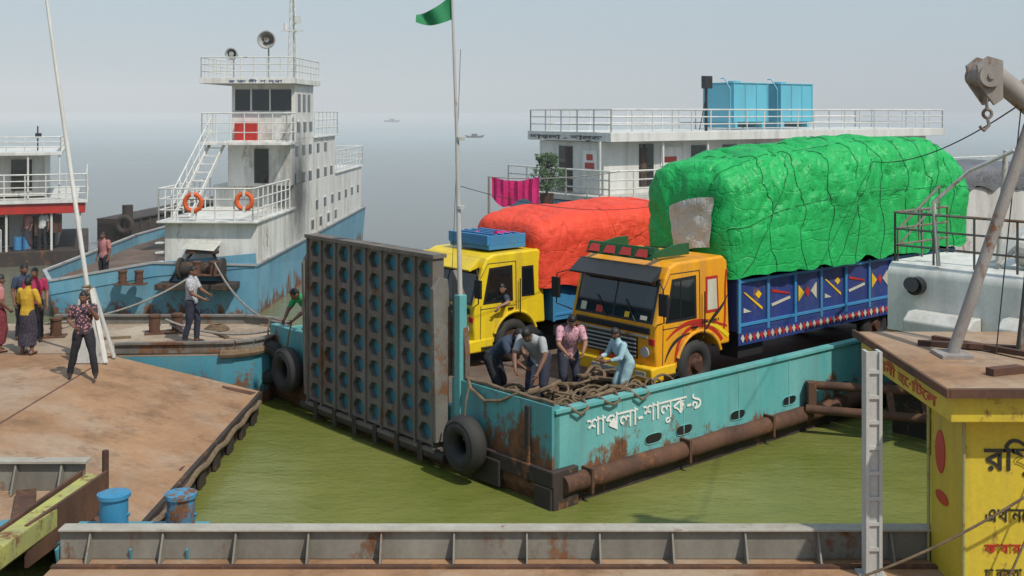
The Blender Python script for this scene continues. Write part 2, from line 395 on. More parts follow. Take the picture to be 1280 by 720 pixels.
def tyre(name,c,axis,R=.42,r=.13,rope=None):
    e=empty(name,c); g=G(); g.torus((0,0,0),axis,R-r,r,28,12,1.15); g.torus((0,0,0),axis,R-r*.4,r*.62,28,8,1.7); g.obj('rubber',M['black'],e,smooth=True)
    if rope:
        g=G(); g.tube([V((0,0,R-.05)),V((0,0,R+rope*.5))+V(axis)*-.03,V((0,0,R+rope))+V(axis)*-.1],.018,6); g.obj('hanging_rope',M['rope'],e)
nA=-A
tyre('tyre_fender',FW(-.32,1.9,.66),nA,.46,.15,.5)
tyre('tyre_fender',FW(-.30,8.0,.85),nA,.46,.14,.5)
tyre('tyre_fender',FW(-.25,8.95,.85),(-.3,-1,0),.46,.14,.5)

rp=empty('mooring_rope_heap',O,TH); g=G()
for k in range(48):
    cx=random.uniform(.3,2.8); cy=random.uniform(.35,1.6)+(.9 if cx<.9 else 0)*random.random(); R=random.uniform(.15,.42); z=1.05+random.random()*.46
    tl=random.uniform(-.5,.5); tm=random.uniform(-.5,.5); f1=random.uniform(1.7,3.3); pts=[]
    for i in range(26):
        t=i/25*2*math.pi*1.1
        rr=R*(1+.18*math.sin(f1*t+k)); pts.append((max(.14,cx+rr*math.cos(t)),max(.14,cy+rr*math.sin(t)*.8),max(1.02,z+rr*(tl*math.cos(t)+tm*math.sin(t)))))
    g.tube(pts,random.choice((.022,.028,.033)),6)
for k in range(12):
    l=random.uniform(.2,2.8); g.tube(sag((l,.5,1.3),(l+random.uniform(.2,.9),.4,1.3),-.3+random.random()*.12,10),.024,6)
for k in range(3):
    l=.15+k*.75+random.random()*.2; d=random.uniform(.06,.12)
    g.tube([(l,.4,1.5),(l+.05,.06,1.60),(l+.1,-.085,1.52),(l+.25,-.08,1.52-d),(l+.42,-.085,1.5),(l+.46,.06,1.6),(l+.5,.4,1.4)],.022,6)
g.tube([(.2,.5,1.5),(-.0,.9,1.66),(-.10,1.2,1.5),(-.12,1.6,1.42),(-.10,2.0,1.55),(.0,2.2,1.66)],.028,6)
g.tube([(.02,i*.25,1.66+.015*math.sin(i*2.1)) for i in range(10)],.035,7)
g.obj('rope_coils',M['rope'],rp,smooth=True)

# ------------------------------------------------------------------ trucks
def wheel(g1,g2,x,y,r=.5,wd=.28,near=True):
    g1.torus((x,y,r),(0,1,0),r-.15,.15,28,10,wd/.3)
    s=-1 if near else 1
    g2.cyl((x,y-.08,r),(x,y+.08,r),r-.2,n=20); g2.cyl((x,y+s*.08,r),(x,y+s*.16,r),.13,.1,n=14)
def ribbon(pts,wds,y=-.006,d=.006):
    g=G(); L=[];R=[]
    for k,p in enumerate(pts):
        a=V(pts[max(k-1,0)]);b=V(pts[min(k+1,len(pts)-1)]); d2=(b-a).normalized(); nrm=V((-d2.y,d2.x))
        L.append(V(p)+nrm*wds[k]/2); R.append(V(p)-nrm*wds[k]/2)
    n=len(pts); vs=[(p.x,y,p.y) for p in L]+[(p.x,y,p.y) for p in R]
    g.add(vs,[(i,i+1,n+i+1,n+i) for i in range(n-1)]); return g
def bez(p0,p1,p2,p3,n=14):
    o=[]
    for i in range(n+1):
        t=i/n;a=V(p0)*(1-t)**3+V(p1)*3*t*(1-t)**2+V(p2)*3*t*t*(1-t)+V(p3)*t**3; o.append((a.x,a.y))
    return o
def truck(name,loc,body,panel,L,boxz,decor,Wd=2.25,sc=1.0):
    e=empty(name,loc,TH); e.scale=(sc,sc,sc)
    arch=[(1.15+.64*math.cos(rad(a)),.5+.64*math.sin(rad(a))) for a in range(28,153,12)]
    prof=[(0,.5),(-.04,.9),(-.02,1.38),(.22,2.22),(.34,2.42),(.55,2.5),(1.88,2.52),(2.02,2.42),(2.06,1.5),(2.1,.8)]+arch+[(.56,.5)]
    G().prism(prof,0,Wd).obj('cab',body,e,bevel=.05,seg=3)
    g=G()
    for yy_ in (-.03,Wd+.03): g.tube([(1.15+.66*math.cos(rad(a)),yy_,.5+.66*math.sin(rad(a))) for a in range(20,161,10)],.035,8)
    g.obj('wheel_arch_flares',body,e,smooth=True)
    g=G(); g.prism([(-.16,.36),(-.18,.62),(.12,.64),(.5,.64),(.5,.36)],-.02,Wd+.02); g.obj('bumper',M['yellow'] if decor else body,e,bevel=.03)
    def slab(t0,t1,ya,yb,off,th,mt,nm):
        p=V((-.02,1.38));q=V((.22,2.22)); d=(q-p); n=V((-d.y,d.x)).normalized()
        a=p+d*t0+n*off; b=p+d*t1+n*off; c=b+n*th; dd=a+n*th
        G().prism([tuple(a),tuple(b),tuple(c),tuple(dd)],ya,yb).obj(nm,mt,e,bevel=.006)
    slab(.02,.98,.10,Wd-.10,-.004,.012,M['blackp'],'windscreen_seal')
    slab(.07,.93,.15,Wd/2-.02,.009,.006,M['glass'],'windscreen'); slab(.07,.93,Wd/2+.02,Wd-.15,.009,.006,M['glass'],'windscreen_far')
    if decor:
        slab(.83,.92,.2,Wd-.2,.016,.003,M['hub'],'windscreen_banner')
        for k,(a,b_) in enumerate(((.25,.42),(.7,.82),(1.4,1.58),(1.85,2.0))): slab(.08,.17+.03*k,a,b_,.016,.003,(M['cream'],M['yellow'],M['red'],M['cream'])[k],'windscreen_sticker')
    g=G()
    for y in (.5,1.25): g.tube([(-.05,y,1.40),(.05,y+.35,1.78)],.01,5)
    g.obj('wipers',M['blackp'],e)
    G().prism([(.1,2.22),(-.12,2.16),(-.14,2.2),(.2,2.44)],.05,Wd-.05).obj('sun_visor',M['blkpt'] if decor else body,e,bevel=.01)
    g=G(); g.box(-.065,-.02,.45,Wd-.45,.72,1.12); g.box(-.05,-.01,.15,Wd-.15,1.2,1.33); g.obj('grille',M['blackp'],e,bevel=.02)
    g=G()
    for k in range(5): g.box(-.08,-.06,.47,Wd-.47,.76+k*.075,.785+k*.075)
    g.box(-.06,-.035,.2,Wd-.2,1.14,1.17); g.box(-.21,-.17,.75,Wd-.75,.4,.52)
    g.obj('grille_trim',M['grey'],e)
    g=G()
    for y in (.25,Wd-.25): g.cyl((-.08,y,.88),(.0,y,.88),.1,n=18); g.box(-.19,-.165,y-.12,y+.12,.44,.54)
    g.obj('headlights',M['galv'],e,smooth=True)
    g=G()
    for y in (.1,Wd-.1): g.box(-.06,.0,y-.07,y+.07,1.02,1.14)
    g.box(-.058,-.03,.8,1.45,.65,.70)
    g.obj('indicators',M['red'],e,bevel=.01)
    for (ya,yb,tag) in ((-.006,.004,''),(Wd-.004,Wd+.006,'_far')):
        G().prism([(.22,1.40),(.40,2.20),(1.08,2.22),(1.10,1.40)],ya,yb).obj('side_window_seal'+tag,M['blackp'],e)
        yo=-.012 if not tag else Wd+.006
        G().prism([(.30,1.46),(.45,2.14),(1.02,2.16),(1.04,1.46)],yo,yo+.006).obj('side_window'+tag,M['glass'],e)
        G().prism([(1.36,1.46),(1.36,2.16),(1.72,2.16),(1.76,1.46)],ya,yb).obj('rear_quarter_seal'+tag,M['red'] if decor else M['blackp'],e,bevel=.02)
        G().prism([(1.41,1.52),(1.41,2.10),(1.67,2.10),(1.70,1.52)],yo,yo+.006).obj('rear_quarter_window'+tag,M['cream'] if decor else M['glass'],e)
    g=G(); g.tube([(.62,-.014,1.46),(.64,-.014,2.15)],.012,5)
    for pts in ([(.16,1.38),(.14,.62)],[(1.18,2.3),(1.2,1.15)],[(.16,2.0),(.36,2.3),(1.18,2.3)],[(.14,1.3),(1.2,1.3)]):
        g.tube([(a,-.002,b) for a,b in pts],.009,5)
    g.box(.95,1.1,-.035,-.0,1.22,1.26); g.tube([(1.26,-.07,1.1),(1.26,-.07,1.9)],.015,6); g.box(.15,.55,-.1,.03,.42,.47)
    g.obj('door_lines_handles',M['blackp'],e)
    g=G()
    for s,yb in ((-1,0),(1,Wd)):
        g.tube([(.05,yb,2.2),(-.15,yb+s*.28,2.1),(-.15,yb+s*.3,1.5),(.0,yb,1.4)],.014,6)
        g.box(-.19,-.13,yb+s*.30-.1,yb+s*.30+.1,1.62,2.02)
    g.obj('mirrors',M['blackp'],e)
    g=G(); g.box(.3,L,.6,.75,.62,.85); g.box(.3,L,Wd-.75,Wd-.6,.62,.85); g.box(2.4,3.2,.05,.5,.45,.95)
    for k in range(int(L/1.2)-1): g.box(2.5+k*1.2,2.6+k*1.2,.05,Wd-.05,.85,boxz[0])
    g.obj('chassis',M['blkpt'],e)
    g1=G();g2=G()
    for x in (1.15,L-2.2,L-3.35):
        wheel(g1,g2,x,.16); wheel(g1,g2,x,Wd-.16,near=False)
        g2.cyl((x,.2,.5),(x,Wd-.2,.5),.06)
    g1.obj('tyres',M['black'],e,smooth=True); g2.obj('wheel_hubs',M['hub'],e,smooth=True)
    b0,b1=boxz
    g=G(); g.box(2.28,L,-.05,Wd+.05,b0,b0+.08); g.box(2.28,L,-.02,.04,b0+.08,b1); g.box(2.28,L,Wd-.04,Wd+.02,b0+.08,b1); g.box(2.28,2.34,.04,Wd-.04,b0+.08,b1+.5); g.box(L-.05,L,.04,Wd-.04,b0+.08,b1)
    g.obj('cargo_body',panel,e,bevel=.008)
    g=G(); n=int((L-2.3)/.85)
    for k in range(n+1):
        x=2.32+k*(L-2.42)/n; g.box(x-.04,x+.04,-.07,-.02,b0-.02,b1+.03)
    g.box(2.28,L,-.065,-.02,b0+.10,b0+.16); g.box(2.28,L,-.065,-.02,b1-.06,b1)
    g.obj('body_ribs',M['tblue2'],e,bevel=.006)
    if decor:
        gw=G();gr=G();gy=G(); k=0; x=2.35
        while x<L-.2:
            gg=(gw,gr)[k%2]; gg.prism([(x,b0-.13),(x+.055,b0-.05),(x+.11,b0-.13),(x+.055,b0-.21)],-.075,-.06); x+=.12; k+=1
        for k in range(n):
            x=2.32+k*(L-2.42)/n; c=x+(L-2.42)/n/2; zc=(b0+.16+b1-.06)/2
            if k%3==0:
                gy.prism([(c-.3,zc+.2),(c-.25,zc+.2),(c+.3,zc-.14),(c+.3,zc-.2)],-.034,-.02); gw.prism([(c-.3,zc-.1),(c-.3,zc-.2),(c-.05,zc-.2)],-.034,-.02); gy.prism([(c+.08,zc+.12),(c+.18,zc+.2),(c+.28,zc+.12),(c+.18,zc+.04)],-.034,-.02)
            elif k%3==1: gw.prism([(c-.32,zc-.12),(c+.30,zc-.02),(c+.32,zc-.07),(c-.30,zc-.17)],-.034,-.02); gr.prism([(c-.3,zc+.18),(c+.3,zc+.05),(c+.3,zc+.02),(c-.3,zc+.12)],-.034,-.02)
            else: gy.prism([(c-.32,zc+.17),(c-.32,zc-.17),(c-.12,zc)],-.034,-.02); gw.prism([(c+.32,zc+.17),(c+.32,zc-.17),(c+.12,zc)],-.034,-.02); gr.prism([(c-.07,zc),(c,zc+.12),(c+.07,zc),(c,zc-.12)],-.034,-.02)
        G().box(2.28,L,-.06,-.045,b0-.26,b0-.0).obj('skirt_board',M['tblue'],e)
        gw.obj('painted_panels_white',M['cream'],e); gr.obj('painted_panels_red',M['red'],e); gy.obj('painted_panels_yellow',M['yellow'],e)
        c1=bez((.50,.66),(.5,1.45),(1.5,1.4),(1.85,.9)); ribbon(c1,[.07]*15,-.008).obj('arch_stripe_red',M['red'],e)
        c2=bez((.25,1.1),(.7,1.42),(1.2,1.42),(2.0,1.15)); ribbon(c2,[.03+.05*math.sin(math.pi*i/14) for i in range(15)],-.009).obj('swoosh_red',M['red'],e)
        c3=bez((1.28,1.0),(1.5,1.45),(1.8,1.4),(2.0,1.75)); ribbon(c3,[.02+.06*math.sin(math.pi*i/14) for i in range(15)],-.010).obj('swoosh_black',M['blkpt'],e)
        c4=bez((.2,.7),(.35,1.0),(.5,1.1),(.9,1.15)); ribbon(c4,[.02+.05*math.sin(math.pi*i/14) for i in range(15)],-.011).obj('swoosh_dark',M['blkpt'],e)
        c5=bez((1.35,1.3),(1.6,1.25),(1.85,1.1),(2.04,.95)); ribbon(c5,[.08]*15,-.009).obj('swoosh_lemon',M['lemon'],e)
        c6=bez((1.9,1.1),(1.98,1.4),(1.9,1.8),(1.98,2.25)); ribbon(c6,[.05]*15,-.009).obj('rear_stripe_red',M['red'],e)
        text('door_lettering','ঢাকা-মেট্রো',M['blkpt'],e,(1.25,-.012,1.28),(rad(90),0,0),width=.5,height=.1,off=0)
        g=G(); g.prism([(.25,2.56),(.2,2.66),(1.0,2.78),(1.3,2.78),(1.3,2.56)],.35,.40); g.prism([(.25,2.56),(.2,2.66),(1.0,2.78),(1.3,2.78),(1.3,2.56)],Wd-.3,Wd-.25)
        g.add([(.18,.3,2.53),(.18,Wd-.2,2.53),(.28,Wd-.2,2.76),(.28,.3,2.76),(.22,.3,2.53),(.22,Wd-.2,2.53),(.32,Wd-.2,2.76),(.32,.3,2.76)],[(0,1,2,3),(7,6,5,4),(0,3,7,4),(1,5,6,2),(3,2,6,7),(0,4,5,1)])
        g.tube([(.5,.4,2.58),(.9,.8,2.64),(1.2,1.4,2.60),(1.5,1.0,2.64),(1.1,.6,2.6)],.035,6)
        g.obj('roof_carrier',M['gcord'],e,bevel=.01)
        g=G()
        for k in range(4): g.add([(.165,.4+k*.42,2.58),(.165,.72+k*.42,2.58),(.238,.68+k*.42,2.72),(.238,.45+k*.42,2.72)],[(0,1,2,3)])
        g.obj('roof_carrier_signboard',M['red'],e)
    else:
        g=G(); g.box(.6,1.7,.25,1.7,2.56,2.66); g.box(.55,.62,.25,1.7,2.66,2.90); g.box(.62,1.7,.25,.31,2.66,2.88); g.box(.62,1.7,1.64,1.7,2.66,2.88)
        for k in range(4): g.box(.8+k*.22,.85+k*.22,.25,1.7,2.86,2.91)
        g.obj('roof_carrier',M['tblue2'],e,bevel=.01)
        g=G(); g.tube([(.9,.5,2.7),(1.0,1.2,2.85),(1.4,1.4,2.8),(1.5,.6,2.86),(1.0,.5,2.9)],.06,6); g.obj('roof_bundle',M['pink'],e,smooth=True)
    return e
def tarp(e,name,m,l0,l1,y0,y1,zb,ztop,seed=0,rsp=.95,amp=1.0,npow=3.6,ropes=True,drop=.25,cap=7.,rm=None,nrope=99,bulge=.08):
    lc=(l0+l1)/2;hl=(l1-l0)/2;yc=(y0+y1)/2;hy=(y1-y0)/2
    def Sf(u,a,off=0.0):
        ph=math.pi*u; c=math.cos(ph); s_=math.sin(ph)
        l=lc-hl*math.copysign(abs(c)**(2/cap),c); k=max(abs(s_),1e-4)**(2/cap)
        h=ztop((l-l0)/(l1-l0))-zb
        ca=math.cos(a);sa=max(math.sin(a),0)
        y=yc-hy*k*math.copysign(abs(ca)**(2/npow),ca); z=zb+h*k*sa**(2/npow)
        p=V((l,y,z)); nrm=V(((l-lc)/hl*.25*(2 if k<.9 else .2),(y-yc)/hy,(z-zb)/h*.9+.02)).normalized()
        q=p+V((seed*7.1,0,0))
        d=.17*amp*noise.noise(q*.65)+.07*amp*noise.noise(q*1.6)
        rg=abs(noise.noise(V((q.x*2.0,q.y*.8,q.z*.5))+V((5,5,5)))); d+= -.12*amp*max(0,.16-rg)/.16*.6
        rg2=abs(noise.noise(V((q.x*.7+q.z*1.1,q.y*1.4,q.z*1.6-q.x*.6))+V((9,1,5)))); d+= -.08*amp*max(0,.12-rg2)/.12*.7
        rg3=abs(noise.noise(V((q.x*3.1-q.z*1.5,q.y*2.4,q.z*1.6))+V((2,7,5)))); d+= -.045*amp*max(0,.12-rg3)/.12
        if ropes: d+= bulge*abs(math.sin(math.pi*(l-l0)/rsp))**.5
        fall=min(1,sa*4+.3); p=p+nrm*(d*fall+off)
        if sa<.02: p.z-=drop*(.4+noise.noise(V((l*1.3+seed,yc,0))))
        return p
    nu,na=210,90; vs=[];fs=[]
    U=[]
    for i in range(nu+1):
        t=i/nu; c=1-2*t; U.append(math.acos(max(-1,min(1,math.copysign(abs(c)**(cap/2),c))))/math.pi if abs(c)<.999 else (0 if t<.5 else 1))
    U=[0,.004,.02,.06]+[u for u in U if .06<u<.94]+[.94,.98,.996,1]
    AA=[]
    for j in range(na+1):
        t=j/na
        if t<.3: v=(t/.3); AA.append(math.asin(min(1,v**(npow/2)*.80)))
        elif t>.7: v=(1-t)/.3; AA.append(math.pi-math.asin(min(1,v**(npow/2)*.80)))
        else:
            c=1-2*(t-.3)/.4; mx=.6; c=c*(mx**(2/npow)); AA.append(math.acos(math.copysign(abs(c)**(npow/2),c)))
    for u in U:
        for a in AA: vs.append(Sf(u,a))
    n=len(AA)
    for i in range(len(U)-1):
        for j in range(n-1): fs.append((i*n+j,(i+1)*n+j,(i+1)*n+j+1,i*n+j+1))
    G().add(vs,fs).obj(name,m,e,smooth=True)
    if ropes:
        g=G()
        def uof(t):
            c=1-2*t; return math.acos(max(-1,min(1,math.copysign(abs(c)**(cap/2),c))))/math.pi
        k=1
        while l0+k*rsp<l1-.2:
            t=k*rsp/(l1-l0); g.tube([Sf(uof(min(.985,t+.010*math.sin(j*.4+k))),AA[j],.006) for j in range(0,n)],.007,5); k+=1
        if nrope>9:
            for row in (15,32,62): g.tube([Sf(u,AA[row]+.06*math.sin(u*9+row),.006) for u in [.06+.88*i/90 for i in range(91)]],.006,5)
            for s0 in (0,3,6):
                pts=[]
                for j in range(24):
                    f=j/23; t=(s0+.2+1.8*f)*rsp/(l1-l0); pts.append(Sf(uof(max(.02,min(.98,t))),AA[1+int(f*30)],.010))
                g.tube(pts,.007,5)
        g.obj(name+'_ropes',rm or M['cord'],e)
    return Sf

t1=truck('cargo_truck',FW(3.25,.75,1.0),M['orange'],M['tblue'],10.7,(.98,2.0),True)
zt=lambda t: 4.34+.34*min(1,t*1.9)-.24*max(0,t-.72)*3
SfG=tarp(t1,'green_tarpaulin',M['green'],2.15,11.3,-.26,2.5,2.16,zt,seed=1,rsp=1.0,npow=5.0,cap=10.,rm=M['gcord'],bulge=.055)
g=G(); vs=[];fs=[]
for i in range(15):
    for j in range(15):
        y=.35+1.15*i/14*(1-.2*j/14)+.1*j/14; z=3.62-1.0*j/14-.25*(i/14)**2; x=2.02-.05*noise.noise(V((i*.3,j*.3,2)))-.06*math.sin(math.pi*i/14)
        vs.append((x,y,z))
for i in range(14):
    for j in range(14): fs.append((i*15+j,i*15+j+1,(i+1)*15+j+1,(i+1)*15+j))
g.add(vs,fs).obj('white_sheet_patch',M['sack'],t1,smooth=True)
t2=truck('cargo_truck',FW(2.35,4.95,1.0),M['lemon'],M['tblue2'],7.4,(.8,1.65),False,sc=.93)
zt2=lambda t: 3.22+.14*min(1,t*2)-.1*max(0,t-.8)*2
tarp(t2,'red_tarpaulin',M['redt'],1.8,7.6,-.2,2.5,1.68,zt2,seed=4,rsp=2.4,amp=.5,npow=6.0,drop=.2,cap=10.,rm=M['redt'],nrope=3,bulge=.03)

# ------------------------------------------------------------------ left pontoon & sloping ramp
pont=empty('mooring_pontoon')
out=[(-26,23.7)]+[(-8.4,23.7),(-6.2,23.85)]+[(-6.2+1.1*math.sin(a),25.35-1.5*math.cos(a)) for a in [rad(x) for x in (15,35,55,75,90,105,125,150,170)]]+[(-6.4,27.0),(-11,27.0),(-26,27.0)]
g=G(); g.prism(out,1.12,1.2,ax='z'); g.obj('deck',M['deckgr'],pont)
g=G(); g.prism(out,-.5,1.115,ax='z'); g.obj('hull',M['tealpt'],pont)
g=G(); rim=[V((x,y,1.2)) for x,y in out[1:-1]]
for p,q in zip(rim,rim[1:]): g.beam(p+V((0,0,.09)),q+V((0,0,.09)),.05,.2); g.beam(p+V((0,0,.2)),q+V((0,0,.2)),.16,.04)
g.obj('gunwale_rim',M['arm'],pont)
g=G(); g.tube([p+V((0,-.04,-.05)) for p in rim[1:-2]],.09,8); g.obj('rope_fender',M['rope'],pont,smooth=True)
g=G(); g.beam((-9.6,25.0,1.22),(-8.6,25.3,1.22),.12,.05); g.beam((-7.0,26.0,1.22),(-6.4,25.2,1.22),.1,.05)
for k in range(4): g.tube([(-6.9+(.28-.04*k)*math.cos(t),26.2+(.22-.03*k)*math.sin(t),1.23+.03*k) for t in [i*.4 for i in range(17)]],.025,6)
g.obj('deck_clutter',M['rope'],pont,smooth=True)
def bollards(name,loc,col,rz=0,r=.12,h=.38,gap=.5,base=True):
    e=empty(name,loc,rz); g=G()
    for x in (-gap/2,gap/2):
        g.cyl((x,0,0),(x,0,h),r,n=24); g.cyl((x,0,h),(x,0,h+.045),r*1.18,n=24); g.cyl((x,0,.02),(x,0,.06),r*1.1,n=24)
        g.ell((x,0,h+.045),(r*1.1,r*1.1,.02),20,6)
        g.cyl((x-r*1.15,0,h*.5),(x+r*1.15,0,h*.5),.02,n=8)
    g.obj('posts',col,e,smooth=True)
    if base: G().box(-gap/2-r*1.8,gap/2+r*1.8,-r*1.7,r*1.7,-.0,.03).obj('base_plate',M['rust'],e,bevel=.005)
bollards('mooring_bollard',(-8.0,25.9,1.2),M['rust'],.3)
bollards('mooring_bollard',(-10.6,25.4,1.2),M['rust'],.2)
qd=empty('landing_deck')
G().box(-26,-8.35,15.4,23.66,1.0,1.185).obj('deck_plate',M['deck'],qd)
g=G(); g.box(-8.42,-8.37,15.5,23.6,1.186,1.192); g.beam((-10.2,17.6,1.2),(-9.2,17.9,1.2),.08,.03)
g.obj('hinge_line',M['rust'],qd)
fl=empty('steel_ramp_flap')
zl,zr_=1.20,.45
X0,X1,Y0,Y1=-8.36,-5.25,15.4,23.45
N=24; NY=40
def fz(x): return zl+(zr_-zl)*(x-X0)/(X1-X0)
g=G(); vs=[];fs=[]
for i in range(N+1):
    x=X0+(X1-X0)*i/N
    for j in range(NY+1):
        y=Y0+(Y1-Y0)*j/NY; vs.append((x,y,fz(x)+.022*noise.noise(V((x*.8,y*.8,0)))*(1 if 0<i<N and 0<j<NY else 0)))
for i in range(N):
    for j in range(NY): a=i*(NY+1)+j; fs.append((a,a+1,a+NY+2,a+NY+1))
g.add(vs,fs).obj('ramp_plate',M['deck'],fl,smooth=True)
g=G(); g.prism([(X0,fz(X0)-.03),(X1,fz(X1)-.005),(X1,fz(X1)-.16),(X0,fz(X0)-.16)],Y0+.002,Y1-.002); g.obj('ramp_underframe',M['rust'],fl)
g=G(); g.box(X1-.25,X1-.02,Y0+.1,Y1-.1,-.3,.27); g.box(X1-.06,X1+.03,Y0,Y1,.22,.46)
for k in range(8): g.box(X1,X1+.07,Y0+.4+k*.95,Y0+.75+k*.95,.0,.4)
g.obj('edge_fender',M['rustdk'],fl,bevel=.02)
g=G(); g.tube([(X1+.08,Y0+.3+i*.25,.36+.03*math.sin(i*1.3)) for i in range(30)],.05,7); g.obj('edge_rope',M['rope'],fl,smooth=True)
g=G(); g.box(-7.9,-5.6,23.46,23.69,.0,.42); g.obj('under_sill',M['rustdk'],fl)

# ------------------------------------------------------------------ foreground pontoon
fg=empty('foreground_pontoon')
G().box(-5.2,14,2.0,12.95,.95,1.15).obj('deck',M['deck'],fg)
g=G(); g.box(-5.2,14,12.9,12.95,1.155,1.49); g.box(-5.2,14,12.955,13.0,-.6,1.485)
x=-4.85
while x<13.5:
    g.prism([(12.895,1.155),(12.895,1.485),(12.86,1.485),(12.70,1.18),(12.70,1.155)],x,x+.022,ax='x'); x+=.835
g.obj('bulwark',M['bulw'],fg,bevel=.004)
g=G(); g.box(-5.2,14,12.83,13.04,1.492,1.515); g.obj('bulwark_flange',M['flange'],fg,bevel=.004)
g=G(); g.box(-5.2,14,12.62,12.70,1.151,1.18); g.obj('deck_stringer',M['rust'],fg)
g=G(); g.tube([( -3.2+i*.3, 13.07,1.36+.02*math.sin(i)) for i in range(60)],.028,6); g.obj('edge_cable',M['tealrail'],fg)
g=G(); g.box(-5.30,-3.70,13.05,13.75,1.22,1.28); g.box(-5.30,-3.70,13.052,13.09,.9,1.22)
for x in (-5.25,-4.4,-3.75): g.prism([(13.05,1.28),(13.05,.9),(12.98,.9),(12.85,1.28)],x,x+.03,ax='x')
g.obj('bollard_platform',M['tealpt'],fg,bevel=.006)
bollards('mooring_bollard',(-4.36,13.4,1.28),M['blued'],0,.165,.42,.80,base=False)
hs=empty('pontoon_hinge_frame')
g=G(); g.box(-9.5,-5.80,15.2,15.25,1.16,1.55); x=-9.2
while x<-5.8: g.prism([(15.195,1.16),(15.195,1.545),(15.15,1.545),(14.98,1.17),(14.98,1.16)],x,x+.025,ax='x'); x+=.62
g.obj('coaming',M['bulw'],hs)
G().box(-9.5,-5.75,15.12,15.33,1.552,1.58).obj('coaming_flange',M['flange'],hs)
G().box(-12,-5.95,8,15.19,.95,1.155).obj('lower_deck',M['deck'],hs)
g=G(); g.beam((-5.62,15.1,1.30),(-5.86,11.8,1.34),.26,.26); g.obj('guide_beam',M['ybeam'],hs,bevel=.02)
g=G(); g.beam((-5.46,15.1,1.22),(-5.68,13.1,1.22),.04,.5); g.beam((-5.80,15.1,1.22),(-6.03,11.8,1.22),.04,.5); g.cyl((-5.55,15.3,.9),(-5.55,15.3,1.68),.045); g.beam((-6.5,15.0,1.2),(-5.95,13.6,1.25),.25,.1); g.obj('guide_plates',M['rust'],hs)
g=G(); g.prism([(-6.9,13.6),(-6.1,14.2),(-6.07,12.0),(-6.9,12.0)],1.16,1.20,ax='z'); g.obj('blue_side_plate',M['tealpt'],hs,bevel=.01)

# ------------------------------------------------------------------ leaning white mast + base
mp=empty('leaning_mast')
g=G(); g.cyl((-8.62,23.3,1.2),(-9.25,23.3,5.6),.05,.045); g.cyl((-9.25,23.3,5.6),(-9.72,23.3,8.95),.045,.03); g.obj('pole',M['white'],mp,smooth=True)
g=G()
for dx,dy in ((-.28,-.25),(.3,-.25),(.3,.25),(-.28,.25)): g.beam((-8.55+dx,23.0+dy,1.2),(-8.75+dx*.2,23.2+dy*.2,2.65),.1,.05)
g.prism([(-8.86,1.2),(-8.26,1.2),(-8.62,2.5),(-8.80,2.5)],22.72,22.75)
g.obj('braced_base',M['whited'],mp,bevel=.01)
g=G(); g.tube([(-8.78+.09*math.cos(t)*(1+.1*math.sin(3*t)),23.15+.1*math.sin(t),2.35+.012*t) for t in [i*.35 for i in range(90)]],.022,6); g.obj('lashing',M['rope'],mp,smooth=True)

# ------------------------------------------------------------------ pilot-house vessel
tug=empty('white_pilothouse_ferry',(-7.9,34.6,0),rad(-2.2))
def bx(*a): return G().box(*a)
top=[(0,0,1.55),(0,20,1.7),(-4.8,20,1.7),(-7.5,10,1.0),(-7.2,1.2,.8),(-6.2,-.6,.75),(-3.2,-.1,1.25)]
bot=[(0,0,-.5),(-.2,20,-.5),(-4.6,20,-.5),(-7.3,10,-.5),(-6.9,1.2,-.5),(-6,-.4,-.5),(-3.2,.0,-.5)]
g=G(); n=len(top); g.add(top+bot,[(i,(i+1)%n,n+(i+1)%n,n+i) for i in range(n)]); g.obj('hull',M['blueh'],tug)
G().add([(a,b_,c-.01) for a,b_,c in top],[tuple(range(n))]).obj('foredeck',M['wdeck'],tug)
g=G()
for (a,b_) in zip(top[2:]+top[:1],top[3:]+top[:1]):
    if a!=b_: g.beam(V(a)+V((0,0,.18)),V(b_)+V((0,0,.18)),.05,.42)
g.obj('foredeck_bulwark',M['blueh'],tug)
g=G()
for (a,b_) in zip(top,top[1:]+top[:1]): g.beam(V(a)+V((0,0,.40 if a[0]<-3 else .03)),V(b_)+V((0,0,.40 if b_[0]<-3 else .03)),.12,.06)
g.obj('hull_rubbing_rail',M['grey'],tug)
TW=M['tugwh']
G().box(-2.95,-.02,.25,5.2,1.5,2.85).obj('lower_house',TW,tug,bevel=.02)
G().box(-2.95,-.03,5.2,19.0,1.5,3.7).obj('main_house',TW,tug,bevel=.02)
G().box(-2.3,-.035,4.8,12.6,3.7,5.3).obj('mid_house',TW,tug,bevel=.02)
G().box(-2.3,-.04,5.3,8.4,5.3,7.3).obj('wheelhouse',TW,tug,bevel=.02)
g=G(); g.box(-3.25,.12,4.6,8.9,7.3,7.5); g.box(-3.0,.05,3.9,5.2,5.16,5.26); g.box(-3.1,.05,-.05,5.2,2.86,2.93); g.box(-2.4,.06,8.4,12.9,5.3,5.36); g.box(-3.0,.04,12.6,19.2,3.71,3.77)
g.obj('deck_overhangs',TW,tug,bevel=.01)
g=G()
g.rail([(-3.2,8.8,7.5),(-3.2,4.65,7.5),(.08,4.65,7.5),(.08,8.8,7.5)],.72,2,.45,.018)
g.rail([(-2.95,5.2,5.26),(-2.95,3.95,5.26),(.0,3.95,5.26),(.0,5.2,5.26)],1.0,2,.5,.02)
g.rail([(-3.05,5.2,2.93),(-3.05,.0,2.93),(-.1,.0,2.93),(-.1,4.8,2.93)],1.0,2,.6,.022)
g.rail([(-2.3,12.9,5.36),(0,12.9,5.36),(0,8.5,5.36)],.95,2,.7,.02); g.rail([(-2.3,19.1,3.77),(0,19.1,3.77),(0,12.7,3.77)],.9,2,.8,.02)
for k in range(9): g.box(-2.85,-2.35,.9+k*.42,1.15+k*.42,2.95+k*.26,2.98+k*.26)
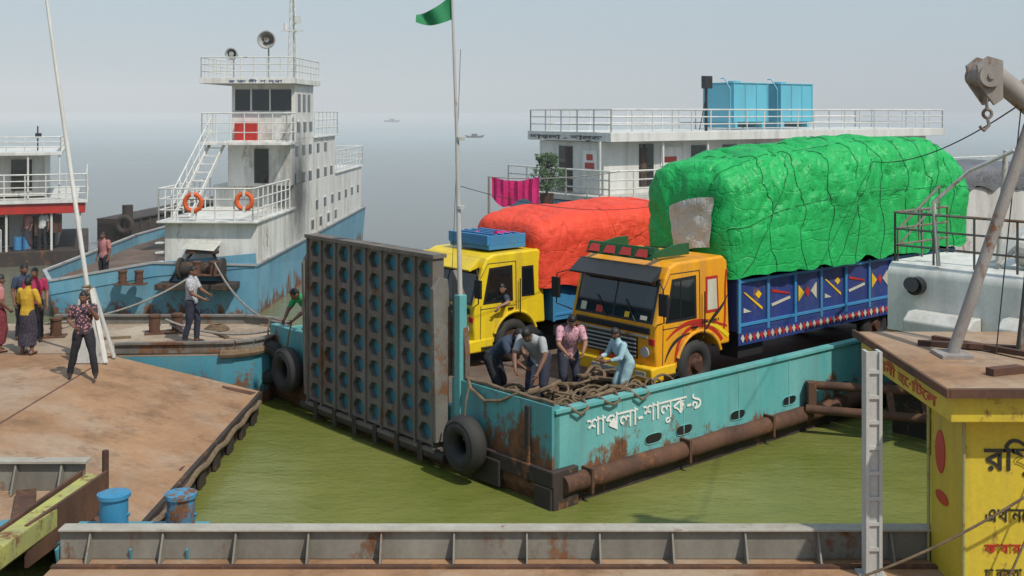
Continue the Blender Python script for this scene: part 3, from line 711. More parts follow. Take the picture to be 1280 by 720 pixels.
for y_ in (-2.87,-2.35): g.beam((y_,.8,2.95),(y_,4.7,5.25),.04,.14)
g.rail([(-2.87,.8,2.95),(-2.87,4.7,5.25)],.85,1,.7,.018)
for k in range(6): g.box(-3.2,-2.97,.1,.45,.7+k*.3,.74+k*.3)
g.obj('railings_and_stairs',M['white'],tug)
g=G()
for x0,x1 in ((-2.18,-1.62),(-1.55,-.95),(-.88,-.15)): g.box(x0,x1,5.27,5.31,6.35,7.1)
g.box(-1.35,-.85,4.76,4.81,3.8,5.0)
for y in (5.8,6.6,7.4): g.box(-.045,-.028,y,y+.42,6.3,6.95)
HOLES=((5.75,(5.9,6.9,7.9)),(4.9,(5.6,6.7,7.8,9.2,10.6)),(3.9,(5.6,6.7,7.8,9.2,10.6,11.8)),(2.7,(9.0,10.5,12,13.5,15,16.5,18)),(2.0,(8.2,9.7,11.2,12.7)))
for z,ys in HOLES:
    for y in ys: g.box(-.06,-.015,y-.2,y+.2,z-.17,z+.17)
g.obj('windows',M['glass'],tug,bevel=.004)
g=G()
for z,ys in HOLES:
    for y in ys: g.box(-.03,.0,y-.25,y+.25,z+.18,z+.23)
for x in (-2.2,-1.6,-.92,-.12): g.box(x-.02,x+.03,5.24,5.27,6.3,7.15)
g.box(-2.2,-.1,5.24,5.27,6.28,6.30)
for y in (9.1,12.7,15.8): g.box(-.03,-.012,y,y+.03,1.6,3.66)
g.obj('window_frames',TW,tug)
bx(-2.1,-1.3,4.9,5.25,5.27,5.95).obj('red_locker',M['red'],tug,bevel=.02)
for nm,x,z,R in (('loudhailer',-2.2,8.35,.2),('loudhailer',-.95,8.85,.3)):
    g=G(); P=V((x,5.0,z))
    g.cyl(P+V((0,.28,0)),P+V((0,-.05,0)),.06,R*.75,n=20,caps=False); g.cyl(P+V((0,-.05,0)),P+V((0,-.12,0)),R*.75,R,n=20,caps=False); g.cyl(P+V((0,.05,0)),P+V((0,-.1,0)),.05,.09)
    g.torus(P+V((0,-.12,0)),(0,1,0),R,.03,20,6); g.cyl(P+V((0,.2,0)),(x,5.2,7.5),.03); g.cyl(P+V((0,.45,0)),P+V((0,.25,0)),.09)
    g.obj(nm,M['grey'],tug,smooth=True)
g=G()
for sx,sy in ((-.35,5.6),(-.05,5.6),(-.2,5.9)): g.cyl((sx,sy,7.5),(-.2+(sx+.2)*.35,5.7,11.4),.03,n=6)
for k in range(11):
    z=7.7+k*.32; f=1-.65*k/11; g.cyl((-.2-.15*f,5.6,z),(-.2+.15*f,5.6,z+.28),.014,n=5); g.cyl((-.2+.15*f,5.6,z),(-.2,5.8,z+.3),.014,n=5)
g.box(-.6,.2,5.6,5.7,9.2,9.25); g.box(-.1,.08,5.6,5.75,9.5,9.75); g.cyl((-.45,5.65,9.25),(-.45,5.65,9.5),.06)
g.box(-.35,.15,5.55,5.65,10.6,10.75)
g.obj('mast',M['white'],tug)
text('bridge_sign','র জ নী গ ন্ধা',M['tblue'],tug,(-2.2,4.59,7.34),(rad(90),0,0),width=1.9,height=.14,off=0)
g=G(); g.torus((-1.95,-.05,3.5),(0,1,0),.26,.07,22,8); g.torus((-.35,-.05,3.55),(0,1,0),.24,.07,22,8); g.obj('lifebuoys',M['lifeb'],tug,smooth=True)
g=G()
for a,zc in ((-1.95,3.5),(-.35,3.55)): g.box(a-.04,a+.04,-.13,.03,zc+.17,zc+.34); g.box(a-.04,a+.04,-.13,.03,zc-.34,zc-.17)
g.obj('lifebuoy_bands',M['white'],tug)
g=G(); g.beam((-2.6,-.3,1.1),(-1.9,-.2,2.0),.08,.08); g.beam((-.8,-.3,1.1),(-1.3,-.2,2.0),.08,.08); g.box(-2.1,-1.1,-.35,-.15,1.95,2.05); g.cyl((-2.2,-.35,1.5),(-1.0,-.35,1.5),.22,n=16)
g.cyl((-2.3,-.35,1.5),(-2.2,-.35,1.5),.34,n=18); g.cyl((-1.0,-.35,1.5),(-.9,-.35,1.5),.34,n=18); g.box(-2.9,-.5,-.8,-.01,.9,1.08)
for k in range(5): g.cyl((-2.1+.25*k,-.38,1.26),(-2.1+.25*k,-.38,1.74),.05,n=8)
g.obj('anchor_winch',M['rustdk'],tug,bevel=.02)
g=G(); g.add([(-2.2,-.4,2.12),(-1.2,-.4,2.05),(-1.1,.15,2.3),(-2.1,.15,2.36)],[(0,1,2,3)]); g.obj('canopy',M['sack'],tug)
bollards('mooring_bollard',(-11.6,34.1,1.05),M['rust'],0); bollards('mooring_bollard',(-9.3,33.95,1.35),M['rust'],0)
hw=empty('hawser_ropes'); g=G()
g.tube(sag((-9.0,33.9,1.75),FW(.3,8.9,1.65),.5,24),.03,6); g.tube(sag((-8.0,25.9,1.5),FW(.2,8.8,1.6),.25,20),.03,6); g.tube(sag((-7.9,25.9,1.4),FW(.3,8.6,1.5),.4,20),.025,6); g.tube(sag((-9.6,33.9,1.4),(-10.6,25.4,1.5),.3,20),.028,6)
g.obj('hawsers',M['ropegr'],hw,smooth=True)

# ------------------------------------------------------------------ far-left passenger ferry
lf=empty('passenger_ferry',(-17.75,46.6,0),rad(20.5))
G().box(-14,0.1,0,9,-.5,.6).obj('hull',M['rustdk'],lf,bevel=.05)
G().box(-14,-1.1,1.6,8.6,.62,2.1).obj('lower_saloon',M['whited'],lf)
g=G(); g.box(-14,0,-.05,9,2.12,2.55); g.obj('red_band',M['red'],lf,bevel=.02)
G().box(-14,.1,-.15,9,2.555,2.68).obj('upper_deck',M['white'],lf)
G().box(-14,-1.6,1.4,8,2.76,4.5).obj('upper_house',M['whited'],lf)
G().box(-14,-.9,.2,8.6,4.505,4.66).obj('roof',M['white'],lf,bevel=.02)
g=G(); g.rail([(-14,.25,4.66),(-.95,.25,4.66),(-.95,8.5,4.66)],.6,2,.7,.022); g.rail([(-14,-.1,2.68),(0.05,-.1,2.68),(.05,8.9,2.68)],1.05,3,.8,.025); g.rail([(-6,.1,.6),(-3.2,.1,.6)],.9,1,.8,.022)
for x in (-3.0,-1.3,-.2,-5): g.cyl((x,.1,.6),(x,.1,2.12),.05)
for x in (-2.2,-1.0,-4): g.cyl((x,.3,2.7),(x,.3,4.5),.04)
g.obj('railings_and_posts',M['white'],lf)
g=G()
for x in (-2.9,-4.2,-5.4): g.box(x,x+.8,1.37,1.395,3.0,4.3)
for x in (-2.4,-3.9,-5.4): g.box(x,x+.9,1.57,1.595,.7,1.9)
g.box(-1.9,-1.2,1.57,1.595,.65,2.0)
g.obj('openings',M['glass'],lf)
g=G(); g.cyl((-1.9,2,4.66),(-1.9,2,5.7),.03); g.box(-2.0,-1.75,1.9,2.1,5.2,5.4); g.obj('mast_lamp',M['blackp'],lf)
g=G()
for x,y in ((-2.6,.5),(-2.25,.5),(-2.45,.85)):
    g.cyl((x,y,.62),(x,y,1.15),.17,n=16); g.torus((x,y,.8),(0,0,1),.17,.012,16,6); g.torus((x,y,1.0),(0,0,1),.17,.012,16,6)
g.obj('blue_drums',M['tblue2'],lf,smooth=True)
g=G(); vs=[]; fs=[]
for q,(a,b_,z0_) in enumerate(((-1.4,-.9,1.3),(-1.95,-1.5,1.2))):
    o_=len(vs)
    for i in range(7):
        for j in range(2): vs.append((a+(b_-a)*i/6,.28+.03*math.sin(i*2.2),z0_ if j else 2.05))
    fs += [(o_+2*i,o_+2*i+1,o_+2*i+3,o_+2*i+2) for i in range(6)]
g.add(vs,fs).obj('hanging_cloths',M['hub'],lf)
bj=empty('dark_jetty',(-19.6,53,0),rad(-7))
G().box(0,1.6,0,22,-.4,1.05).obj('jetty_wall',M['rustdk'],bj,bevel=.02)
g=G()
for k in range(22): g.box(-.02,1.66,k,k+.15,.2,1.2)
g.box(-.05,1.7,0,22,1.2,1.26)
g.obj('jetty_fender_posts',M['rustdk'],bj)
g=G(); g.cyl((1.4,.2,0),(1.4,.2,1.9),.25,n=14); g.torus((1.4,-.1,1.0),(0,1,0),.35,.13); g.obj('dolphin_post',M['rustdk'],bj,smooth=True)

# ------------------------------------------------------------------ ferry berthed behind
bf=empty('double_deck_ferry',(3.8,45,.12),rad(35.5))
G().box(-.8,26,-.9,5.6,-.7,2.55).obj('hull',M['blueh'],bf,bevel=.03)
G().box(-.9,26.4,-1.2,5.8,2.6,2.8).obj('upper_deck',M['whited'],bf)
G().box(.1,21.8,.3,4.6,2.81,4.95).obj('saloon',M['white'],bf)
G().box(-.2,22.3,-.5,5.1,4.98,5.36).obj('roof',M['white'],bf,bevel=.02)
g=G(); g.rail([(-.1,5.0,5.36),(-.1,-.4,5.36),(22.2,-.4,5.36),(22.2,5.0,5.36),(-.1,5.0,5.36)],.92,2,1.1,.03); g.rail([(-.8,5.7,2.8),(-.8,-1.1,2.8),(26,-1.1,2.8)],1.05,2,1.3,.032)
for x in (-.6,2.8,5.4): g.cyl((x,-.3,2.8),(x,-.3,5.0),.05)
g.obj('railings',M['white'],bf)
g=G(); g.box(.07,.095,2.3,3.2,2.85,4.75); g.box(2.0,2.8,.27,.295,3.1,4.85)
x=5.0
while x<21: g.box(x,x+.9,.27,.295,3.5,4.75); x+=1.9
g.obj('doors_windows',M['glass'],bf)
g=G(); g.box(.06,.09,.7,1.6,3.7,4.6); g.box(3.2,4.4,.255,.29,3.9,4.7); g.box(.05,.09,3.22,3.3,2.85,4.8); g.obj('signboards',M['whp'],bf)
g=G(); g.box(.05,.058,.85,1.45,3.85,4.1); g.box(.05,.058,.95,1.35,4.2,4.45); g.box(3.4,4.1,.25,.252,4.05,4.3); g.obj('sign_red_print',M['red'],bf)
g=G(); g.box(2.05,2.4,.25,.262,3.1,4.7); g.box(.055,.069,2.35,2.75,2.9,4.7); g.obj('door_leaf',M['rustdk'],bf)
text('name_lettering','শাপলা - শালুক',M['blkpt'],bf,(-.213,4.9,5.04),(rad(90),0,rad(-90)),width=4.9,height=.27,off=.012)
g=G(); g.box(8.3,10.9,-.45,-.40,4.05,4.6); g.obj('red_banner',M['red'],bf)
for x in (9.0,12.2):
    e=empty('water_tank'); e.parent=bf; e.location=(x,1.6,5.45)
    g=G(); g.box(0,2.3,0,2,.25,2.05); g.obj('tank_body',M['tank'],e,bevel=.05)
    g=G(); g.box(-.04,2.34,-.04,2.04,2.05,2.1); g.cyl((1.1,1,2.1),(1.1,1,2.2),.3)
    for k in (0.0,.76,1.52,2.26): g.box(k-.02,k+.04,-.03,0,.25,2.05)
    for k in (.1,1.9): g.box(k,k+.15,0,2,0,.25)
    g.tube([(-.1,.1,0),(-.12,.1,1.8),(-.12,.5,2.3),(.2,1,2.3)],.03,6)
    g.obj('tank_trim',M['tank'],e,bevel=.01)
g=G(); g.cyl((6.0,.4,5.36),(6.0,.4,7.4),.07); g.box(5.75,6.25,.25,.45,7.2,7.75); g.beam((6.0,.4,6.9),(5.6,.4,5.4),.04,.04); g.obj('floodlight',M['blackp'],bf,bevel=.02)
pl=empty('potted_shrub',(1.35,43.4,2.4)); g=G(); g.cyl((0,0,0),(0,0,.75),.22,.28,n=16); g.cyl((0,0,-2.4),(0,0,0),.12); g.obj('pot',M['rust'],pl)
g=G()
for k in range(7):
    a=k*.9; g.tube([(0,0,.7),(.1*math.cos(a),.1*math.sin(a),1.1),(.35*math.cos(a),.35*math.sin(a),1.7+.1*k%.4)],.02,5)
g.obj('stems',M['rust'],pl)
g=G()
for k in range(1700):
    t=random.random(); a=random.uniform(0,6.28); R=random.random()**.5*(.75 if t<.6 else .45); z=.85+1.45*t
    c=V((R*math.cos(a),R*math.sin(a),z))
    if noise.noise(c*2.3)<-.12: continue
    u=V((random.gauss(0,1),random.gauss(0,1),random.gauss(0,1))).normalized(); v=u.orthogonal().normalized(); s_=random.uniform(.05,.10)
    g.add([c-u*s_,c+v*s_*.4,c+u*s_,c-v*s_*.4],[(0,1,2,3)])
g.obj('leaves',M['leaf'],pl)
pc=empty('hanging_cloth',(-.75,41.5,.12)); g=G(); vs=[];fs=[]
for i in range(21):
    for j in range(11):
        x=1.75*i/20; vs.append((x, .12*math.sin(i*.9+j*.2)+.06*math.sin(i*2.1), 3.78-.15*math.sin(math.pi*i/20)-(1.0+.25*math.sin(i*.35))*j/10*(.75+.25*i/20)))
for i in range(20):
    for j in range(10): fs.append((i*11+j,i*11+j+1,(i+1)*11+j+1,(i+1)*11+j))
g.add(vs,fs).obj('cloth',M['pink'],pc,smooth=True)
g=G(); g.tube(sag((-.1,0,3.78),(4.9,1.5,3.9),.15),.02,5); g.cyl((-.1,0,-.6),(-.1,0,3.8),.05); g.obj('clothes_line',M['ropegr'],pc)

# ------------------------------------------------------------------ vessel on the right
rv=empty('work_barge',(7.25,21.9,0),TH)
G().box(.3,18,-9,0,-.5,1.9).obj('hull',M['rustdk'],rv,bevel=.05)
G().box(.2,18,-9.1,.05,1.92,2.08).obj('deck',M['deck'],rv)
g=G(); prof=[(0,2.08),(0,3.15)]+[(.25-.25*math.cos(rad(a)),3.15+.25*math.sin(rad(a))) for a in (20,45,70,90)]+[(2.2,3.4),(2.2,2.08)]
g.prism(prof,-4.6,-.1); g.obj('engine_casing',M['white'],rv,smooth=True)
g=G(); g.prism([(-.5,2.08),(-.5,2.4),(-.3,2.55),(-.02,2.55),(-.02,2.08)],-2.0,-.7); g.prism([(-.5,2.08),(-.5,2.5),(-.3,2.65),(-.02,2.65),(-.02,2.08)],-3.9,-2.5); g.cyl((.9,-3.8,3.5),(.9,-2.3,3.75),.3,n=20); g.obj('deck_lockers',M['whited'],rv,bevel=.03)
g=G(); g.cyl((-.18,-.75,3.0),(.02,-.75,3.0),.17,n=20); g.cyl((-.2,-.75,3.0),(-.55,-.9,3.1),.10,.13,n=16); g.obj('vent_cowl',M['blackp'],rv,smooth=True)
g=G(); g.rail([(2.1,-.2,3.4),(.1,-.2,3.4),(.1,-3.4,3.4)],.95,2,.8,.022); g.rail([(.2,-.2,3.4),(1.6,-.3,4.2)],.6,1,.8,.02)
g.obj('railings',M['arm'],rv)
g=G(); g.tube([(0.1,-1.1,3.4),(.1,-1.0,4.6),(.3,-1.6,5.2),(.4,-2.4,5.6)],.04,7); g.cyl((.6,-2.0,3.4),(.5,-2.2,5.6),.05); g.beam((.6,-1.9,3.5),(2.5,-3.0,5.2),.5,.03); g.obj('davit_frame',M['whited'],rv,smooth=True)
g=G()
for k in range(8): g.tube([(-.35+.35*math.cos(t)*(1-.05*k),-4.3+.4*math.sin(t),2.12+.03*k) for t in [i*.4 for i in range(17)]],.03,6)
g.obj('deck_rope',M['rope'],rv,smooth=True)
gt=empty('covered_cargo',(13.2,34.5,0),TH)
tarp(gt,'grey_tarpaulin',M['greyt'],0,7,0,3,3.85,lambda t:4.6,seed=8,ropes=False,amp=.35,npow=5)
G().box(.2,6.8,.1,2.9,1.0,3.87).obj('cargo_bed',M['whited'],gt)
fb=empty('fender_beams')
g=G(); g.cyl((5.9,22.1,.92),(11,20.7,.92),.085,n=14); g.cyl((5.75,21.9,.50),(11,20.1,.50),.085,n=14); g.beam((7.3,21.72,.92),(7.25,21.35,.5),.12,.1); g.beam((7.9,21.55,.92),(7.85,21.2,.5),.12,.1)
g.box(5.8,5.95,21.9,22.15,.4,1.0); g.obj('steel_pipes',M['rust'],fb,smooth=True)

# ------------------------------------------------------------------ yellow kiosk, boom, post, cable
ks=empty('yellow_kiosk')
G().box(4.80,8.2,11.9,12.83,1.152,3.05).obj('walls',M['shop'],ks)
g=G(); g.box(4.55,8.6,11.62,14.6,3.08,3.38); g.obj('fascia',M['shop'],ks,bevel=.01)
g=G(); g.box(4.50,8.7,11.57,14.65,3.384,3.43); g.obj('roof_plate',M['deck'],ks,bevel=.006)
g=G(); g.box(4.46,4.495,11.5,14.7,3.36,3.45); g.box(4.5,8.7,11.5,11.565,3.36,3.45)
g.beam((5.0,13.8,3.46),(6.2,13.2,3.5),.09,.06); g.beam((5.3,14.1,3.46),(6.0,12.9,3.5),.07,.06); g.beam((5.2,12.2,3.47),(5.6,12.35,3.47),.12,.08); g.beam((5.9,12.7,3.47),(6.9,12.5,3.47),.1,.06)
g.obj('roof_scrap_and_edge',M['rust'],ks)
text('fascia_lettering','বিয়ানী হোটেল',M['red'],ks,(4.546,14.3,3.14),(rad(90),0,rad(-90)),width=2.3,height=.18)
text('wall_lettering','রিয়া',M['blkpt'],ks,(5.02,11.893,2.50),(rad(90),0,0),width=.62,height=.40)
text('wall_lettering_small','কাবার হোটেল',M['red'],ks,(5.02,11.893,1.62),(rad(90),0,0),width=.9,height=.14,off=.002)
text('wall_lettering_small2','এখানে খাবার',M['blkpt'],ks,(5.02,11.893,1.95),(rad(90),0,0),width=.9,height=.15,off=.002)
text('wall_lettering_small3','চা নাস্তা পাওয়া যায়',M['blkpt'],ks,(5.02,11.893,1.36),(rad(90),0,0),width=.9,height=.13,off=.002)
g=G(); pts=[(12.55+.14*math.cos(t),2.5+.24*math.sin(t)) for t in [i*2*math.pi/24 for i in range(24)]]; g.prism(pts,4.790,4.799,ax='x')
pts=[(12.5+.18*math.cos(t),2.0+.07*math.sin(t)) for t in [i*2*math.pi/24 for i in range(24)]]; g.prism(pts,4.790,4.799,ax='x'); g.obj('red_logo',M['red'],ks)
G().box(5.66,5.92,11.885,11.896,2.15,2.85).obj('poster',M['cream'],ks); G().box(5.69,5.89,11.878,11.884,2.4,2.78).obj('poster_print',M['pink'],ks)
g=G(); g.tube([(4.78,12.86,1.15),(4.78,12.86,3.05)],.02,6); g.tube([(4.79,11.88,1.15),(4.79,11.88,3.05)],.018,6); g.obj('corner_angles',M['ybeam'],ks)
pst=empty('slotted_steel_post',(4.0,12.45,1.15))
g=G(); g.box(-.09,-.055,-.08,.08,0,2.5); g.box(.055,.09,-.08,.08,0,2.5); g.box(-.055,.055,-.055,-.035,0,2.5)
for k in range(9): g.box(-.055,.055,-.078,-.056,k*.28+.02,k*.28+.06)
g.box(-.15,.15,-.15,.15,0,.02)
g.obj('post',M['galv'],pst)
cr=empty('derrick_boom')
g=G(); g.cyl((5.18,13.2,3.43),(6.1,13.2,6.15),.07,.07,n=14); g.cyl((5.62,13.25,6.8),(6.6,13.25,6.0),.13,.14,n=16); g.cyl((5.9,13.25,6.55),(6.5,13.25,7.0),.03); g.cyl((6.0,13.25,3.43),(6.35,13.25,6.3),.05)
g.box(5.0,5.36,13.0,13.4,3.432,3.47)
g.obj('boom_tubes',M['boom'],cr,smooth=True)
HP=[(5.45,6.62),(5.42,6.85),(5.55,6.95),(5.72,6.90),(5.72,6.45),(5.62,6.38)]
g=G(); g.prism(HP,13.05,13.10); g.prism(HP,13.35,13.40); g.cyl((5.56,13.0,6.72),(5.56,13.45,6.72),.13,n=20); g.cyl((5.56,12.98,6.72),(5.56,13.47,6.72),.04)
g.torus((5.62,13.25,6.28),(0,1,0),.05,.02); g.tube([(5.6,13.25,6.5),(5.62,13.25,6.32)],.02); g.tube([(5.62,13.25,6.24),(5.64,13.25,6.14),(5.58,13.25,6.08),(5.53,13.25,6.13)],.02)
g.obj('sheave_head',M['boom'],cr,smooth=True)
g=G(); g.tube(sag((6.3,13.25,6.6),(8,25,5.2),.3),.01,5); g.tube(sag((6.0,13.2,6.4),(5.7,13.2,3.45),.0),.008,5); g.tube(sag((6.25,13.2,6.3),(5.95,13.2,3.45),.0),.02,5)
g.obj('rigging_wires',M['cord'],cr)
mr=empty('sagging_mooring_line'); g=G(); g.tube(sag((6.6,11.3,3.5),(3.0,11.9,1.17),.32,24),.014,6); g.tube(sag((5.9,11.6,3.3),(5.0,11.6,1.17),.05,12),.012,6); g.obj('line',M['rope'],mr,smooth=True)

for x,y,s_ in ((-9.2,275,1.2),(-75,700,2.6)):
    e=empty('distant_boat',(x,y,0)); g=G(); g.prism([(-2*s_,.5*s_),(-1.6*s_,0),(1.6*s_,0),(2.1*s_,.55*s_),(1,.35*s_),(-1,.35*s_)],-.5,.5); g.obj('boat_hull',M['rustdk'],e); g=G(); g.box(-.6*s_,.6*s_,-.4,.4,.35*s_,.8*s_); g.obj('boat_cabin',M['rustdk'],e)

# ------------------------------------------------------------------ people
SK=[mat('skin_brown',(.19,.09,.055),rough=.5,var=.1,bump=.02),mat('skin_tan',(.26,.135,.08),rough=.5,var=.1,bump=.02)]
HAIR=mat('black_hair',(.012,.010,.009),rough=.5,bump=.3,scale=6)
EYEW=mat('eye_white',(.6,.58,.55),rough=.3,bump=0); LIP=mat('lips',(.16,.05,.04),rough=.5,bump=0); SOLE=mat('sandal_leather',(.03,.02,.015),rough=.6)
def cloth(name,c,c2=None): return mat(name,c,c2,rough=.85,scale=3,bump=.35,streak=.6,var=.35)
def checks(name,c1,c2,sc=22):
    m=mat(name,c1,rough=.85,scale=3,bump=.3); nt=m.node_tree; bs=nt.nodes['Principled BSDF']
    tc=nt.nodes.new('ShaderNodeTexCoord'); n=nt.nodes.new('ShaderNodeTexVoronoi'); n.inputs['Scale'].default_value=sc; nt.links.new(tc.outputs['Object'],n.inputs['Vector'])
    nt.links.new(_mix(nt,_range(nt,n.outputs['Distance'],.3,.42),c2,c1),bs.inputs['Base Color']); return m
STAND=dict(pel=(0,0,.93),chest=(0,.0,1.24),neck=(0,0,1.43),head=(0,.03,1.575),
 shL=(-.185,0,1.385),elL=(-.25,-.02,1.12),wrL=(-.26,.06,.87),shR=(.185,0,1.385),elR=(.25,-.02,1.12),wrR=(.26,.06,.87),
 hipL=(-.09,0,.9),knL=(-.11,.03,.49),anL=(-.12,-.02,.08),hipR=(.09,0,.9),knR=(.11,.03,.49),anR=(.12,-.02,.08))
BEND=dict(pel=(0,-.15,.88),chest=(0,.10,1.12),neck=(0,.25,1.24),head=(0,.37,1.30),
 shL=(-.185,.2,1.2),elL=(-.22,.34,.98),wrL=(-.12,.50,.82),shR=(.185,.2,1.2),elR=(.22,.36,.96),wrR=(.12,.54,.80),
 hipL=(-.09,-.15,.86),knL=(-.12,.0,.47),anL=(-.13,-.08,.08),hipR=(.09,-.15,.86),knR=(.12,.02,.47),anR=(.13,-.04,.08))
def person(name,loc,yaw,pose=None,base=STAND,shirt=None,pants=None,skin=0,sc=1.0,look=(0,1,-.1),sleeve=.75,lungi=False,shorts=1.0,grip=.5,scarf=None):
    J={k:V(v) for k,v in base.items()}
    for k,v in (pose or {}).items(): J[k]=V(v)
    e=empty(name,loc,yaw); e.scale=(sc,sc,sc)
    g=G()
    side=(J['shR']-J['shL']).normalized(); hside=(J['hipR']-J['hipL']).normalized()
    ring=[(J['pel']-V((0,0,.06)),.145,.115,hside),(J['pel']+V((0,0,.02)),.158,.12,hside),(J['pel'].lerp(J['chest'],.45),.148,.108,hside.lerp(side,.5)),(J['chest'],.172,.122,side),(J['chest'].lerp(J['neck'],.55),.185,.10,side),(J['chest'].lerp(J['neck'],.88),.12,.075,side),(J['neck'],.058,.058,side),(J['neck'].lerp(J['head'],.6),.052,.055,side)]
    n=16; vs=[];fs=[]
    for k,(c,rx,ry,sd) in enumerate(ring):
        a=ring[max(0,k-1)][0];b_=ring[min(len(ring)-1,k+1)][0]; up=(b_-a).normalized(); sx=(sd-up*sd.dot(up)).normalized(); fy=up.cross(sx)
        for i in range(n):
            t=2*math.pi*i/n; vs.append(c+sx*rx*math.cos(t)+fy*ry*math.sin(t))
    for k in range(len(ring)-1):
        for i in range(n): j=(i+1)%n; fs.append((k*n+i,k*n+j,(k+1)*n+j,(k+1)*n+i))
    fs += [tuple(reversed(range(n))),tuple((len(ring)-1)*n+i for i in range(n))]
    g.add(vs,fs)
    def limb(pts,rs):
        for (p,q,r1,r2) in zip(pts,pts[1:],rs,rs[1:]): g.cyl(p,q,r1,r2,n=12)
        for p,r in zip(pts,rs): g.ell(p,r*1.0,12,8)
    segs=[]
    for s_ in 'LR':
        sh,el,wr=J['sh'+s_],J['el'+s_],J['wr'+s_]
        limb([sh,sh.lerp(el,.5),el],[.066,.060,.045]); limb([el,el.lerp(wr,.35),wr],[.043,.042,.028])
        hip,kn,an=J['hip'+s_],J['kn'+s_],J['an'+s_]
        f=1.12 if not lungi else 1.0
        limb([hip,hip.lerp(kn,.4),kn],[.09*f,.085*f,.062*f]); limb([kn,kn.lerp(an,.35),an],[.06*f,.058*f,.042*f*(1.25 if shorts>=1 and not lungi else 1)])
        fd=V((0,1,0)) if 'ft'+s_ not in J else J['ft'+s_]
        toe=an+fd*.15+V((0,0,-.045)); g.cyl(an+V((0,0,-.03))-fd*.03,toe,.042,.032,n=12); g.ell(toe,(.038,.045,.028),10,6); g.ell(an+V((0,0,-.04))-fd*.04,.038,10,6)
        hd=J.get('hd'+s_, (wr-el)).normalized(); g.ell(wr+hd*.045,(.03,.03,.03),10,6); g.cyl(wr,wr+hd*.075,.027,.034,n=10)
        segs += [(sh,el,'a',s_),(el,wr,'f',s_),(wr,wr+hd*.1,'h',s_),(hip,kn,'l',s_),(kn,an,'c',s_),(an,toe,'t',s_)]
    if lungi:
        an=(J['anL']+J['anR'])/2; kn=(J['knL']+J['knR'])/2; vs=[];fs=[]; n=20
        R=[(J['pel']+V((0,0,.06)),.155,.125),(J['pel']-V((0,0,.1)),.19,.15),(kn,.2,.16),(an+V((0,0,.12)),.2,.15)]
        for k,(c,rx,ry) in enumerate(R):
            for i in range(n):
                t=2*math.pi*i/n; fo=1+.05*math.sin(5*t)*k/3; vs.append(c+V((rx*math.cos(t)*fo,ry*math.sin(t)*fo,0)))
        for k in range(3):
            for i in range(n): j=(i+1)%n; fs.append((k*n+i,(k+1)*n+i,(k+1)*n+j,k*n+j))
        fs += [tuple(range(n)),tuple(reversed(range(3*n,4*n)))]; g.add(vs,fs)
    segs += [(J['pel']-V((0,0,.05)),J['chest'],'b',''),(J['chest'],J['chest'].lerp(J['neck'],.9),'b',''),(J['neck'],J['head'],'n','')]
    o=g.obj('tmp',None); md=o.modifiers.new('r','REMESH'); md.mode='VOXEL'; md.voxel_size=.016; sm=o.modifiers.new('s','SMOOTH'); sm.iterations=5; sm.factor=.5
    dg=bpy.context.evaluated_depsgraph_get(); me=bpy.data.meshes.new_from_object(o.evaluated_get(dg)); bpy.data.objects.remove(o)
    ms=[skin if not isinstance(skin,int) else SK[skin],shirt,pants,SOLE]
    for m_ in ms: me.materials.append(m_)
    for p in me.polygons:
        p.use_smooth=True; c=p.center; best=9;lab=None
        for (a,b_,k,s_) in segs:
            d=b_-a; t=max(0,min(1,(c-a).dot(d)/d.length_squared)); D=(c-(a+d*t)).length - {'b':.12,'l':.075,'c':.05,'a':.055,'f':.035,'h':.03,'n':.05,'t':.03}[k]
            if D<best: best=D;lab=(k,t)
        k,t=lab; idx=0
        if k=='b': idx=1 if (c-J['pel']).dot((J['chest']-J['pel']).normalized())>-.05 else 2
        elif k=='a': idx=1 if t<sleeve or sleeve>=1 else 0
        elif k=='f': idx=1 if sleeve>1 and t<sleeve-1 else 0
        elif k=='l': idx=2 if t<shorts*2 else 0
        elif k=='c': idx=2 if (lungi and c.z>.2) or (not lungi and t<.95 and shorts>=1) else 0
        elif k=='t': idx=3 if c.z<.035 or not lungi else 0
        if lungi and k in 'lc' : idx=2 if c.z>J['anL'].z+.10 else 0
        p.material_index=idx
    # loose-cloth folds pushed into the garment surface
    cl=set()
    for p in me.polygons:
        if p.material_index in (1,2): cl.update(p.vertices)
    sd_=len(bpy.data.objects)*.37
    me.update(); nr_=[v.normal.copy() for v in me.vertices]
    for i in cl:
        v=me.vertices[i]; q=v.co; v.co=q+nr_[i]*(.006+.012*noise.noise(V((q.x*9+sd_,q.y*9,q.z*5)))-.008*max(0,.2-abs(noise.noise(V((q.x*6+sd_,q.y*6,q.z*11)))))*5*.4)
    ob=bpy.data.objects.new('body',me); scene.collection.objects.link(ob); ob.parent=e
    g=G()
    for s_ in 'LR':
        el,wr=J['el'+s_],J['wr'+s_]; d=J.get('hd'+s_,(wr-el)).normalized(); sg=-1 if s_=='L' else 1
        inn=V((-sg,.3,0)); inn=(inn-d*inn.dot(d)).normalized(); ac=d.cross(inn).normalized()
        if ac.y<0: ac=-ac
        for i,(L,off) in enumerate(((.078,.027),(.086,.009),(.08,-.009),(.062,-.026))):
            p=wr+d*.075+ac*off; pts=[p-d*.02,p]; dr=d
            for q in range(3):
                dr=(dr+inn*grip*(.5+.35*q)).normalized(); p=p+dr*L/3; pts.append(p)
            g.tube(pts,.009,6,rr=[.0095,.0095,.009,.0082,.006])
        p=wr+d*.03+ac*.026; dr=(d*.7+ac*.6+inn*.3).normalized(); pts=[wr+d*.015+ac*.01,p,p+dr*.03,p+dr*.03+(dr+inn*.5+d*.3).normalized()*.028]
        g.tube(pts,.01,6,rr=[.012,.012,.0105,.007])
    g.obj('fingers',ms[0],e,smooth=True)
    hc=J['head']; fw=V(look).normalized(); sx=fw.cross(V((0,0,1))).normalized(); u=sx.cross(fw)
    R=Matrix((sx,fw,u)).transposed()
